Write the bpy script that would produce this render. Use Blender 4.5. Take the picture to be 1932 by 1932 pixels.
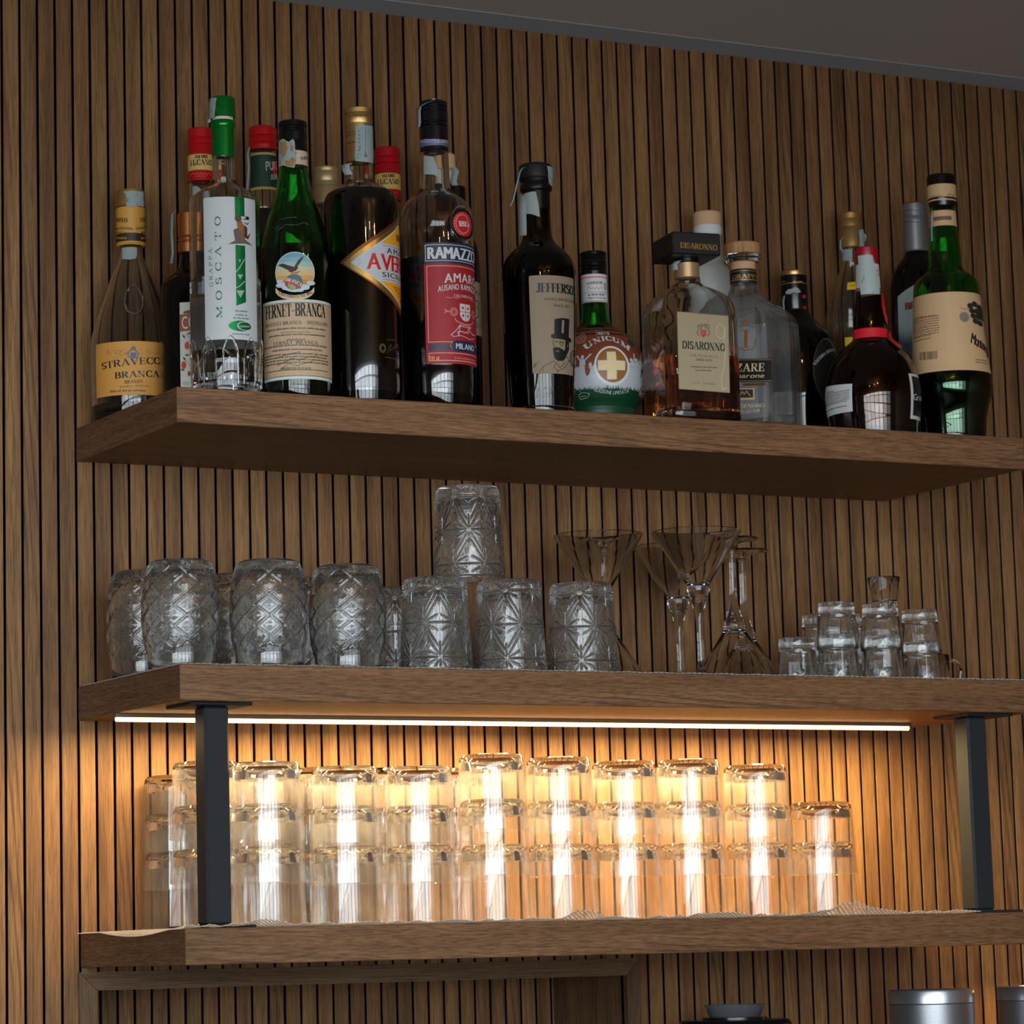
import bpy, math, random
import numpy as np
from mathutils import Vector, Matrix
random.seed(7)
SC = bpy.context.scene
for _o in list(bpy.data.objects): bpy.data.objects.remove(_o)

# ------------------------------------------------------------------ camera
K = 1.125                                   # metres per fitting unit
FPX, CXP, CYP = 6184.5, 780.8, 864.1        # focal length and principal point, pixels of the 1932 frame
YAW, PIT, ROL = 0.47547, 0.14997, -0.02445
CAM = np.array([-1.16607, -3.19721, -0.39648]) * K
def _axes():
    sa, ca, sb, cb = math.sin(YAW), math.cos(YAW), math.sin(PIT), math.cos(PIT)
    f = np.array([sa*cb, ca*cb, sb]); r = np.array([ca, -sa, 0.0]); u = np.cross(r, f)
    c, s = math.cos(ROL), math.sin(ROL)
    return c*r + s*u, -s*r + c*u, f
RIGHT, UP, FWD = _axes()
cd = bpy.data.cameras.new('camera'); cam = bpy.data.objects.new('camera', cd); SC.collection.objects.link(cam)
cam.matrix_world = Matrix(((RIGHT[0], UP[0], -FWD[0], CAM[0]), (RIGHT[1], UP[1], -FWD[1], CAM[1]), (RIGHT[2], UP[2], -FWD[2], CAM[2]), (0, 0, 0, 1)))
cd.sensor_width = 36; cd.sensor_fit = 'HORIZONTAL'; cd.lens = FPX/1932*36
cd.shift_x = (966-CXP)/1932; cd.shift_y = (CYP-966)/1932
cd.clip_start = .05; cd.clip_end = 50
cd.dof.use_dof = True; cd.dof.focus_distance = 3.78; cd.dof.aperture_fstop = 11
SC.camera = cam

# ------------------------------------------------------------------ view, world, lights
vs = SC.view_settings
vs.view_transform = 'Standard'; vs.look = 'None'; vs.gamma = 1; vs.use_curve_mapping = False; vs.exposure = 0.07
cy = SC.cycles
cy.max_bounces = 18; cy.transmission_bounces = 18; cy.transparent_max_bounces = 40; cy.diffuse_bounces = 3; cy.glossy_bounces = 5
cy.sample_clamp_indirect = 4; cy.blur_glossy = .5
w = bpy.data.worlds.new('world'); SC.world = w; w.use_nodes = True
w.node_tree.nodes['Background'].inputs[0].default_value = (1, .90, .80, 1)
w.node_tree.nodes['Background'].inputs[1].default_value = .075
def area(name, loc, sx, sy, rad, col, rot=(math.pi/2, 0, math.pi)):
    l = bpy.data.lights.new(name, 'AREA'); l.shape = 'RECTANGLE'; l.size = sx; l.size_y = sy
    l.energy = rad*sx*sy*math.pi; l.color = col
    o = bpy.data.objects.new(name, l); SC.collection.objects.link(o); o.location = loc; o.rotation_euler = rot
    return o
# daylight through the glazing of the room's front, about four metres out from the shelves
for x0, x1, k in ((-5.4, -4.1, .9), (-4.0, -2.7, 1.0), (-2.6, -1.55, 1.1), (-1.45, -.62, 1.1), (-.52, .14, 1.05), (.22, .86, .62), (.94, 1.5, .22)):
    for z0, z1, q in ((-.85, -.36, .9), (-.31, .10, 1.0), (.15, .52, .9), (.57, 1.0, 1.1)):
        q *= random.uniform(.75, 1.15)
        area('window_light', ((x0+x1)/2, -4.3, (z0+z1)/2), x1-x0, z1-z0, 9.4*k*q, (.84, .93, 1), (math.pi/2, 0, 0))
def bulb(loc, e, r=.022):
    l = bpy.data.lights.new('pendant_bulb', 'POINT'); l.energy = e; l.color = (1, .66, .34); l.shadow_soft_size = r
    o = bpy.data.objects.new('pendant_bulb', l); SC.collection.objects.link(o); o.location = loc
bulb((.12, -1.25, .60), .5, .012); bulb((.62, -1.30, .62), .5, .012); bulb((.34, -1.46, .66), .5, .012)
# the next run of under-shelf lighting, right of the frame below the lowest shelf
area('undershelf_light', (1.60, -.12, -.50), .5, .03, 40, (1, .62, .30), (0, 0, 0))

# ------------------------------------------------------------------ pixel helpers
def ray(u, v):
    d = RIGHT*((u-CXP)/FPX) - UP*((v-CYP)/FPX) + FWD
    return d
def at(u, v, Y):
    d = ray(u, v); return CAM + d*((Y-CAM[1])/d[1])
def onz(u, v, Z):
    d = ray(u, v); return CAM + d*((Z-CAM[2])/d[2])
def mpp(p):                                   # metres per pixel at a world point
    return float(np.dot(np.array(p)-CAM, FWD))/FPX

# ------------------------------------------------------------------ mesh helpers
class MB:
    def __init__(s): s.v = []; s.f = []; s.m = []; s.a = []
    def add(s, vs, fs, m=0, a=0.0):
        b = len(s.v); s.v += [tuple(map(float, q)) for q in vs]
        for f in fs: s.f.append(tuple(b+i for i in f)); s.m.append(m); s.a.append(a)
        return s
    def box(s, x0, x1, y0, y1, z0, z1, m=0, c=0.0, a=0.0):
        if c <= 0:
            P = [(x, y, z) for x in (x0, x1) for y in (y0, y1) for z in (z0, z1)]
            return s.add(P, [(0,1,3,2),(4,6,7,5),(0,4,5,1),(2,3,7,6),(0,2,6,4),(1,5,7,3)], m, a)
        # chamfered box
        P = []; idx = {}
        for ix, x in enumerate((x0, x1)):
            for iy, y in enumerate((y0, y1)):
                for iz, z in enumerate((z0, z1)):
                    sx, sy, sz = (1-2*ix)*c, (1-2*iy)*c, (1-2*iz)*c
                    idx[ix,iy,iz] = len(P); P += [(x, y+sy, z+sz), (x+sx, y, z+sz), (x+sx, y+sy, z)]
        F = []
        g = lambda i, j, k, n: idx[i,j,k]+n
        for i in (0, 1):
            o = 1 if i else -1
            q = [g(i,0,0,0), g(i,1,0,0), g(i,1,1,0), g(i,0,1,0)]; F.append(q if i else q[::-1])
            q = [g(0,i,0,1), g(0,i,1,1), g(1,i,1,1), g(1,i,0,1)]; F.append(q if i else q[::-1])
            q = [g(0,0,i,2), g(1,0,i,2), g(1,1,i,2), g(0,1,i,2)]; F.append(q if i else q[::-1])
        for i in (0, 1):
            for j in (0, 1):
                fl = (i+j) % 2
                q = [g(i,j,0,0), g(i,j,1,0), g(i,j,1,1), g(i,j,0,1)]; F.append(q if fl else q[::-1])
                q = [g(0,i,j,1), g(1,i,j,1), g(1,i,j,2), g(0,i,j,2)]; F.append(q if fl else q[::-1])
                q = [g(i,0,j,0), g(i,1,j,0), g(i,1,j,2), g(i,0,j,2)]; F.append(q[::-1] if fl else q)
        for i in (0, 1):
            for j in (0, 1):
                for k in (0, 1):
                    q = [g(i,j,k,0), g(i,j,k,1), g(i,j,k,2)]; F.append(q if (i+j+k) % 2 else q[::-1])
        return s.add(P, F, m, a)
    def tube(s, pts, r, n=8, m=0, closed=False):
        pts = [Vector(p) for p in pts]; N = len(pts); vs = []; up = Vector((0, 0, 1))
        for i, p in enumerate(pts):
            t = (pts[(i+1) % N]-pts[i-1]) if closed else (pts[min(i+1, N-1)]-pts[max(i-1, 0)])
            t.normalize(); a = t.cross(up)
            if a.length < 1e-4: a = t.cross(Vector((1, 0, 0)))
            a.normalize(); b = a.cross(t); rr = r[i] if isinstance(r, (list, tuple)) else r
            vs += [p + a*rr*math.cos(2*math.pi*k/n) + b*rr*math.sin(2*math.pi*k/n) for k in range(n)]
        fs = []
        for i in range(N if closed else N-1):
            j = (i+1) % N
            fs += [(i*n+k, i*n+(k+1) % n, j*n+(k+1) % n, j*n+k) for k in range(n)]
        if not closed: fs += [tuple(range(n))[::-1], tuple((N-1)*n+k for k in range(n))]
        return s.add(vs, fs, m)
    def lathe(s, prof, n=64, m=0, cx=0.0, cy=0.0):
        """prof: (r,z) or (r,z,mat) up the outside; r==0 closes."""
        rows = []; vs = []
        for q in prof:
            r, z = q[0], q[1]
            if r < 1e-7: rows.append([len(vs)]*n); vs.append((cx, cy, z))
            else:
                rows.append(list(range(len(vs), len(vs)+n)))
                vs += [(cx+r*math.cos(2*math.pi*k/n), cy+r*math.sin(2*math.pi*k/n), z) for k in range(n)]
        b = len(s.v); s.v += vs
        for i in range(len(prof)-1):
            mm = prof[i][2] if len(prof[i]) > 2 else m
            A, B = rows[i], rows[i+1]
            for k in range(n):
                k2 = (k+1) % n
                f = [A[k], A[k2], B[k2], B[k]]; g = []
                for q in f:
                    if q not in g: g.append(q)
                if len(g) > 2: s.f.append(tuple(b+q for q in g)); s.m.append(mm); s.a.append(0.0)
        return s
    def build(s, name, mats, parent=None, smooth=True, ang=35, loc=None, attr=False):
        me = bpy.data.meshes.new(name); me.from_pydata(s.v, [], s.f)
        if not isinstance(mats, (list, tuple)): mats = [mats]
        for mt in mats: me.materials.append(mt)
        me.polygons.foreach_set('material_index', s.m)
        if attr:
            at_ = me.attributes.new('slat', 'FLOAT', 'FACE'); at_.data.foreach_set('value', s.a)
        if smooth:
            me.polygons.foreach_set('use_smooth', [True]*len(me.polygons)); me.set_sharp_from_angle(angle=math.radians(ang))
        me.update()
        o = bpy.data.objects.new(name, me); SC.collection.objects.link(o)
        if parent is not None: o.parent = parent
        if loc is not None: o.location = loc
        return o
def tag(o, label=None, cat=None, group=None, kind=None):
    if label: o['label'] = label
    if cat: o['category'] = cat
    if group: o['group'] = group
    if kind: o['kind'] = kind
    return o
def thing(name, loc, label, cat, group=None, rz=0.0):
    o = bpy.data.objects.new(name, None); SC.collection.objects.link(o); o.location = loc; o.rotation_euler = (0, 0, rz)
    o.empty_display_size = .02
    return tag(o, label, cat, group)
def dup(root, loc, label, rz=0.0):
    r = root.copy(); SC.collection.objects.link(r); r.location = loc; r.rotation_euler = (0, 0, rz); r['label'] = label
    for ch in root.children:
        c = ch.copy(); SC.collection.objects.link(c); c.parent = r
        for g in ch.children:
            d = g.copy(); SC.collection.objects.link(d); d.parent = c
    return r

# ------------------------------------------------------------------ materials
def lin(c):
    return tuple(((x/255)/12.92 if x/255 <= .04045 else ((x/255+.055)/1.055)**2.4) for x in c)+(1,)
_M = {}
def mat(name, rgb=(128,128,128), rough=.5, metal=0, spec=.5, coat=0, trans=0, ior=1.5, linear=None, emit=None, es=1, bump=None):
    if name in _M: return _M[name]
    m = bpy.data.materials.new(name); m.use_nodes = True; _M[name] = m
    b = m.node_tree.nodes['Principled BSDF']
    b.inputs['Base Color'].default_value = linear+(1,) if linear else lin(rgb)
    b.inputs['Roughness'].default_value = rough; b.inputs['Metallic'].default_value = metal
    b.inputs['Specular IOR Level'].default_value = spec; b.inputs['Coat Weight'].default_value = coat
    b.inputs['Transmission Weight'].default_value = trans; b.inputs['IOR'].default_value = ior
    if emit: b.inputs['Emission Color'].default_value = emit+(1,); b.inputs['Emission Strength'].default_value = es
    if bump:
        nt = m.node_tree; n = nt.nodes.new('ShaderNodeTexNoise'); n.inputs['Scale'].default_value = bump[0]; n.inputs['Detail'].default_value = 3
        tc = nt.nodes.new('ShaderNodeTexCoord'); nt.links.new(tc.outputs['Object'], n.inputs['Vector'])
        bp = nt.nodes.new('ShaderNodeBump'); bp.inputs['Strength'].default_value = bump[1]; bp.inputs['Distance'].default_value = .001
        nt.links.new(n.outputs['Fac'], bp.inputs['Height']); nt.links.new(bp.outputs['Normal'], b.inputs['Normal'])
    return m
def wood(name, axis, dark, mid, light, use_attr=False, rough=.55, off=0.0, pal=26, pac=900, pth=.385):
    """stained oak: grain along axis, flecks of dark pores, occasional cathedral figure"""
    m = bpy.data.materials.new(name); m.use_nodes = True; nt = m.node_tree; N = nt.nodes.new; L = nt.links.new
    b = nt.nodes['Principled BSDF']
    tc = N('ShaderNodeTexCoord'); vec = tc.outputs['Object']
    if use_attr:
        a = N('ShaderNodeAttribute'); a.attribute_name = 'slat'
        mu = N('ShaderNodeVectorMath'); mu.operation = 'SCALE'; mu.inputs[0].default_value = (3.7, 1.3, 9.1); L(a.outputs['Fac'], mu.inputs['Scale'])
        ad = N('ShaderNodeVectorMath'); ad.operation = 'ADD'; L(vec, ad.inputs[0]); L(mu.outputs[0], ad.inputs[1]); vec = ad.outputs[0]
    else:
        ad = N('ShaderNodeVectorMath'); ad.operation = 'ADD'; L(vec, ad.inputs[0]); ad.inputs[1].default_value = (off, off*.7, off*1.3); vec = ad.outputs[0]
    def mapn(al, ac):
        mp = N('ShaderNodeMapping'); sc = [ac]*3; sc[axis] = al; mp.inputs['Scale'].default_value = sc; L(vec, mp.inputs['Vector']); return mp.outputs[0]
    def noise(v, detail, dist=0.0, rg=.6):
        n = N('ShaderNodeTexNoise'); n.inputs['Scale'].default_value = 1; n.inputs['Detail'].default_value = detail; n.inputs['Roughness'].default_value = rg
        n.inputs['Distortion'].default_value = dist; L(v, n.inputs['Vector']); return n.outputs['Fac']
    def ramp(f, stops):
        r = N('ShaderNodeValToRGB'); e = r.color_ramp.elements
        while len(e) < len(stops): e.new(.5)
        for el, (p, c) in zip(e, stops): el.position = p; el.color = c if len(c) == 4 else c+(1,)
        L(f, r.inputs['Fac']); return r.outputs['Color']
    def mix(f, a_, b_, mode='MIX'):
        x = N('ShaderNodeMix'); x.data_type = 'RGBA'; x.blend_type = mode
        if isinstance(f, float): x.inputs[0].default_value = f
        else: L(f, x.inputs[0])
        L(a_, x.inputs[6]); L(b_, x.inputs[7]); return x.outputs[2]
    broad = noise(mapn(2.2, 34), 3, .4)
    streak = noise(mapn(9, 420), 4)
    pore = noise(mapn(pal, pac), 2)
    fig = N('ShaderNodeTexWave'); fig.wave_type = 'BANDS'; fig.bands_direction = 'DIAGONAL'
    fig.inputs['Scale'].default_value = 1; fig.inputs['Distortion'].default_value = 7; fig.inputs['Detail'].default_value = 3; fig.inputs['Detail Scale'].default_value = .6
    L(mapn(5, 75), fig.inputs['Vector'])
    c1 = ramp(broad, [(.28, lin(dark)), (.5, lin(mid)), (.75, lin(light))])
    g = lambda x: (x, x, x, 1)
    c2 = mix(.85, c1, ramp(streak, [(.3, g(.66)), (.55, g(1.0)), (.8, g(1.16))]), 'MULTIPLY')
    c3 = mix(.8, c2, ramp(pore, [(pth, g(.52)), (pth+.1, g(1.0))]), 'MULTIPLY')
    msk = ramp(noise(mapn(1.1, 16), 1), [(.55, g(0)), (.68, g(.75))])
    fg = ramp(fig.outputs['Fac'], [(.0, g(.42)), (.35, g(1.0)), (1, g(1.08))])
    c4 = mix(msk, c3, mix(1.0, c3, fg, 'MULTIPLY'))
    if use_attr:
        wn = N('ShaderNodeTexWhiteNoise'); wn.noise_dimensions = '1D'; L(a.outputs['Fac'], wn.inputs['W'])
        c4 = mix(1.0, c4, ramp(wn.outputs['Value'], [(0, g(.86)), (1, g(1.12))]), 'MULTIPLY')
    L(c4, b.inputs['Base Color'])
    b.inputs['Roughness'].default_value = rough; b.inputs['Specular IOR Level'].default_value = .28
    bp = N('ShaderNodeBump'); bp.inputs['Strength'].default_value = .35; bp.inputs['Distance'].default_value = .0006
    L(pore, bp.inputs['Height']); L(bp.outputs['Normal'], b.inputs['Normal'])
    return m
M_SLAT = wood('slat_oak', 2, (98,66,38), (128,92,56), (150,112,70), True)
M_SHELF = wood('shelf_oak', 0, (112,80,52), (126,90,60), (138,101,70), False, .5, 3.1, 50, 800, .425)
M_SHELFEND = wood('shelf_end_oak', 1, (88,62,42), (112,80,56), (128,94,66), False, .5, 1.7, 50, 800, .425)
M_TRIMX = wood('trim_oak', 0, (84,62,42), (108,82,58), (124,98,70), False, .55, 5.3)
M_TRIMZ = wood('trim_oak_upright', 2, (84,62,42), (108,82,58), (124,98,70), False, .55, 8.3)
M_GAP = mat('black_backing', (9,8,7), .9, spec=.1)
M_CEIL = mat('ceiling_paint', (192,184,178), .9, spec=.1)
M_EDGESHADE = mat('ceiling_edge_shade', (168,174,180), .8, spec=.2)  # flat grey that carries the contact shade at the ceiling edge
M_STEEL = mat('blackened_steel', (36,39,43), .6, 0, .22, bump=(60, .25))
M_LED = mat('led_tube', (255,230,190), .5, emit=(1, .66, .30), es=5)

def glass(name, tint=(1,1,1), rough=0.0, ior=1.5):
    m = bpy.data.materials.new(name); m.use_nodes = True; nt = m.node_tree; _M[name] = m
    b = nt.nodes['Principled BSDF']
    b.inputs['Base Color'].default_value = tint+(1,); b.inputs['Transmission Weight'].default_value = 1
    b.inputs['Roughness'].default_value = rough; b.inputs['IOR'].default_value = ior
    return m
G_CLEAR = glass('clear_glass', (.97,.985,.978)); 
G_CUT = glass('cut_crystal', (.975,.99,.99), .0, 1.52)
_nt = G_CUT.node_tree; _df = _nt.nodes.new('ShaderNodeBsdfDiffuse'); _df.inputs[0].default_value = (.66,.76,.76,1)    # pale diffuse mixed in as silvery haze, standing for reflected room light
_mx = _nt.nodes.new('ShaderNodeMixShader'); _mx.inputs[0].default_value = .018
_nt.links.new(_nt.nodes['Principled BSDF'].outputs[0], _mx.inputs[1]); _nt.links.new(_df.outputs[0], _mx.inputs[2]); _nt.links.new(_mx.outputs[0], _nt.nodes['Material Output'].inputs['Surface'])
G_GREEN = glass('green_glass', (.10,.62,.14))
G_DARK = glass('dark_olive_glass', (.10,.075,.035))
G_BROWN = glass('brown_glass', (.42,.17,.06))
G_WATER = glass('clear_spirit', (.98,.99,.99), 0, 1.34)
G_AMBER = glass('amber_liqueur', (.62,.17,.05), 0, 1.36)
L_BLACK = mat('black_liqueur', (8,6,5), .08, spec=.6)
L_GREENBLK = mat('dark_green_liqueur', (5,14,6), .1, spec=.6)
L_RED = mat('dark_red_liqueur', (38,10,8), .1, spec=.6)

def thin_glass(name, frost, refr=0.0, mist=None):
    """thin tumbler wall: passes light straight, mirror at grazing angles, a film of condensation"""
    m = bpy.data.materials.new(name); m.use_nodes = True; nt = m.node_tree; N = nt.nodes.new; L = nt.links.new
    nt.nodes.remove(nt.nodes['Principled BSDF']); out = nt.nodes['Material Output']
    tr = N('ShaderNodeBsdfTransparent'); tr.inputs[0].default_value = (.985,.985,.98,1)
    gl = N('ShaderNodeBsdfGlossy'); gl.inputs['Roughness'].default_value = .015; gl.inputs[0].default_value = (1,1,1,1)
    fr = N('ShaderNodeFresnel'); fr.inputs['IOR'].default_value = 1.5
    ge = N('ShaderNodeNewGeometry')
    ior = N('ShaderNodeMix'); ior.data_type = 'FLOAT'; ior.inputs[2].default_value = 1.5; ior.inputs[3].default_value = 1/1.5
    L(ge.outputs['Backfacing'], ior.inputs[0])
    L(ior.outputs[0], fr.inputs['IOR'])
    m1 = N('ShaderNodeMixShader'); L(fr.outputs[0], m1.inputs[0]); L(tr.outputs[0], m1.inputs[1]); L(gl.outputs[0], m1.inputs[2])
    tl = N('ShaderNodeBsdfTranslucent'); tl.inputs[0].default_value = (.95,.93,.9,1)
    df = N('ShaderNodeBsdfDiffuse'); df.inputs[0].default_value = (.95,.93,.9,1)
    md = N('ShaderNodeMixShader'); md.inputs[0].default_value = .4; L(tl.outputs[0], md.inputs[1]); L(df.outputs[0], md.inputs[2])
    tc = N('ShaderNodeTexCoord'); n = N('ShaderNodeTexNoise'); n.inputs['Scale'].default_value = 700; n.inputs['Detail'].default_value = 3
    L(tc.outputs['Object'], n.inputs['Vector'])
    n2 = N('ShaderNodeTexNoise'); n2.inputs['Scale'].default_value = 22; L(tc.outputs['Object'], n2.inputs['Vector'])
    mr = N('ShaderNodeMapRange'); mr.inputs[1].default_value = .35; mr.inputs[2].default_value = .7; mr.inputs[3].default_value = frost*.35; mr.inputs[4].default_value = frost*1.7
    mu = N('ShaderNodeMath'); mu.operation = 'MULTIPLY'; L(n.outputs['Fac'], mu.inputs[0]); L(n2.outputs['Fac'], mu.inputs[1])
    mu2 = N('ShaderNodeMath'); mu2.operation = 'MULTIPLY'; mu2.inputs[1].default_value = 2; L(mu.outputs[0], mu2.inputs[0]); L(mu2.outputs[0], mr.inputs[0])
    fac = mr.outputs[0]
    if mist:                                      # condensation sits near the base and fades towards the mouth
        sx = N('ShaderNodeSeparateXYZ'); L(tc.outputs['Object'], sx.inputs[0]); mz = N('ShaderNodeMapRange'); mz.inputs[1].default_value = mist[0]; mz.inputs[2].default_value = mist[1]
        mz.inputs[3].default_value = .12; mz.inputs[4].default_value = 1; L(sx.outputs['Z'], mz.inputs[0])
        mm = N('ShaderNodeMath'); mm.operation = 'MULTIPLY'; L(fac, mm.inputs[0]); L(mz.outputs[0], mm.inputs[1]); fac = mm.outputs[0]
    if refr:
        rb = N('ShaderNodeBsdfGlass'); rb.inputs['IOR'].default_value = 1.5; rb.inputs['Roughness'].default_value = 0
        m3 = N('ShaderNodeMixShader'); m3.inputs[0].default_value = refr; L(m1.outputs[0], m3.inputs[1]); L(rb.outputs[0], m3.inputs[2]); m1 = m3
    m2 = N('ShaderNodeMixShader'); L(fac, m2.inputs[0]); L(m1.outputs[0], m2.inputs[1]); L(md.outputs[0], m2.inputs[2])
    L(m2.outputs[0], out.inputs['Surface'])
    return m
G_THIN = thin_glass('thin_tumbler_glass', .02)
G_FROST = thin_glass('misted_tumbler_glass', .12, 0, (.034, .070))
G_SHEER = thin_glass('sheer_bottle_glass', .03, .45)
G_STEM = glass('stemware_glass', (1,1,1), 0, 1.45)
G_BASE = glass('tumbler_base_glass', (.97,.98,.97), 0, 1.45)

# ------------------------------------------------------------------ the wall, the niche, the ceiling
P = .02*K; GAP = .0031
X0, XR = .07998*K, 1.11036*K
D1, D2, D3 = .27274*K, .27111*K, .27577*K
T1, B1, T2, B2, T3, B3 = [z*K for z in (.15936, .12395, -.11326, -.14865, -.36769, -.40254)]
ZC = .65382*K; ZB = -1.0
nx0 = 3.85*P; ntop = at(185, 1832, 0)[2]               # outer corner of the niche trim
TW = .0245
nx1 = at(1203, 1809, 0)[0]
ix0, ix1 = nx0+.0225, at(1180, 1842, 0)[0]; itop = at(185, 1866, 0)[2]
ntop2 = at(1203, 1809, 0)[2]; ntop = .5*(ntop+ntop2); itop = .5*(itop + at(1180, 1843, 0)[2])
XW = 67.75*P                                            # inner corner with the side wall
SD = .012
def slat(mb, x0, x1, y, z0, z1, a, along='x'):
    k = len(mb.f); mb.box(x0, x1, y, y+SD, z0, z1, 0, .0006, a)
    for i in range(k, len(mb.f)):          # black core edges
        xs = [mb.v[j][0] for j in mb.f[i]]
        if len(xs) == 4 and max(xs)-min(xs) < 1e-6: mb.m[i] = 1
mb = MB()
n = -8
while n*P < XW:
    a0, a1 = n*P+GAP/2, min((n+1)*P-GAP/2, XW)
    z0 = ZB
    rv = random.random()*40
    if 4 <= n < 37: z0 = ntop-.004              # the middle run ends behind the niche trim
    slat(mb, a0, a1, 0, z0, ZC, rv)
    n += 1
mb.box(-9*P, nx0+.002, SD+.0001, .024, ZB, ZC, 1); mb.box(nx1-.002, XW+.02, SD+.0001, .024, ZB, ZC, 1); mb.box(nx0, nx1, SD+.0001, .024, itop+.002, ZC, 1)
tag(mb.build('wall_back', [M_SLAT, M_GAP], smooth=False, attr=True), kind='structure')
# niche: slats at the back, right reveal
ND = .185
mb = MB(); ph = at(190, 1902, ND)[0]
k = -2
while ph+k*P < ix1:
    a0, a1 = ph+k*P+GAP/2, ph+(k+1)*P-GAP/2
    a0 = max(a0, ix0-.03); a1 = min(a1, ix1)
    if a1 > a0: slat(mb, a0, a1, ND, ZB, itop+.03, random.random()*40)
    k += 1
mb.box(ix0-.03, ix1+.02, ND+SD+.0001, ND+.024, ZB, itop+.03, 1)
tag(mb.build('wall_niche', [M_SLAT, M_GAP], smooth=False, attr=True), kind='structure')
mb = MB(); mb.box(ix1, ix1+.012, .006, ND+.02, ZB, itop+.012, 0); mb.box(ix0-.012, ix0, .006, ND+.02, ZB, itop+.012, 0)
tag(mb.build('trim_4', [M_TRIMZ], smooth=False), kind='structure')
tag(MB().box(ix0-.012, ix1+.012, .006, ND+.02, itop, itop+.012).build('trim_5', [M_TRIMX], smooth=False), kind='structure')
def prism(pts, y0, y1):
    n = len(pts); vs = [(x, y0, z) for x, z in pts]+[(x, y1, z) for x, z in pts]
    return MB().add(vs, [tuple(range(n))[::-1], tuple(range(n, 2*n))]+[(i, (i+1) % n, n+(i+1) % n, n+i) for i in range(n)])
e = .0004
tag(prism([(nx0+e, ntop), (ix0+e, itop), (ix1-e, itop), (nx1-e, ntop)], -.004, .012).build('trim_1', [M_TRIMX], smooth=False), kind='structure')
tag(prism([(nx0, ntop-e), (ix0, itop-e), (ix0, ZB), (nx0, ZB)], -.004, .012).build('trim_2', [M_TRIMZ], smooth=False), kind='structure')
tag(prism([(nx1, ntop-e), (nx1, ZB), (ix1, ZB), (ix1, itop-e)], -.004, .012).build('trim_3', [M_TRIMZ], smooth=False), kind='structure')
tag(MB().box(-6, 2.2, -6, .3, -2.05, -2.0).build('floor', [mat('dark_floor', (70,58,48), .5)], smooth=False), kind='structure')
# ceiling with a strip along the wall, contact shade coloured in cool grey
tag(MB().box(-2.5, 2.4, -1.62, .02, ZC, ZC+.03).box(-2.5, 2.4, -1.75, -1.62, .43, ZC+.03).build('ceiling', [M_CEIL], smooth=False), kind='structure')  # the dropped front beam is added out of view to shade the upper wall
tag(MB().box(-1, XW, -.055, 0, ZC-.0008, ZC-.0001).build('ceiling_shade_strip', [M_EDGESHADE], smooth=False), kind='structure')
# side wall past the right end of the shelves
mb = MB(); k = 0
mb.box(XW+.0086, XW+.03, -1.5, .02, ZB, ZC, 1)
while -k*P-P > -1.5:
    mb.box(XW, XW+.0085, -(k+1)*P+GAP/2, -k*P-GAP/2, ZB, ZC, 0, .0007, random.random()*40); k += 1
tag(mb.build('wall_right', [M_SLAT, M_GAP], smooth=False, attr=True), kind='structure')

# ------------------------------------------------------------------ shelves, posts, light
def shelf(nm, x0, x1, d, zb, zt, label):
    root = thing('wall_shelf', ((x0+x1)/2, 0, zb), label, 'shelf', 'thick oak wall shelves')
    cx = (x0+x1)/2
    c = .0009
    mb = MB().box(x0-cx, x1-cx, -d, -.0002, 0, zt-zb, 0, c)
    for i, f in enumerate(mb.f):                       # end faces take the end material
        xs = [mb.v[j][0] for j in f]
        if len(f) == 4 and max(xs)-min(xs) < 1e-6: mb.m[i] = 1
    mb.build('board', [M_SHELF, M_SHELFEND], root, smooth=False)
    return root
shelf('a', X0, XR, D1, B1, T1, 'thick oak shelf at the top holding the liquor bottles')
shelf('b', X0, XR+.004, D2, B2, T2, 'thick oak shelf in the middle carrying cut glass tumblers and cocktail glasses')
shelf('c', X0, XR+.004, D3, B3, T3, 'lowest thick oak shelf under the glowing stacks of tumblers')
# steel posts between the two lower shelves
def post(u0, u1, v, yf, label, px0, px1):
    """u0,u1 = front-face edges, yf = its depth, px0,px1 = flange ends"""
    a = at(u0, v, yf); b = at(u1, v, yf); w_ = b[0]-a[0]
    cx = (a[0]+b[0])/2; cyy = yf+w_/2
    root = thing('shelf_post', (cx, cyy, T3), label, 'post', 'black steel posts between the shelves')
    h = B2-T3; t = .0035
    MB().box(-w_/2, w_/2, -w_/2, w_/2, t, h-t, 0, .0028).build('square_tube', [M_STEEL], root, ang=30)
    fx0, fx1 = px0-cx, px1-cx
    dd = .088/2
    for nm, z0 in (('base_flange', .0), ('top_flange', h-t)):
        f = MB().box(fx0, fx1, -w_/2-.012, dd, z0, z0+t, 0, .0008).build(nm, [M_STEEL], root, smooth=False)
    return root
yp = -D2+.026
post(389, 435.5, 1540, yp, 'left black steel post standing in front of the tumbler stacks', at(366, 1748, yp-.012)[0], at(484, 1746, yp-.012)[0])
yq = -D2+.030
post(1832, 1868, 1500, yq, 'right black steel post at the far end of the lowest shelf', at(1824, 1347, yq-.012)[0], at(1912, 1350, yq-.012)[0])
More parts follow.
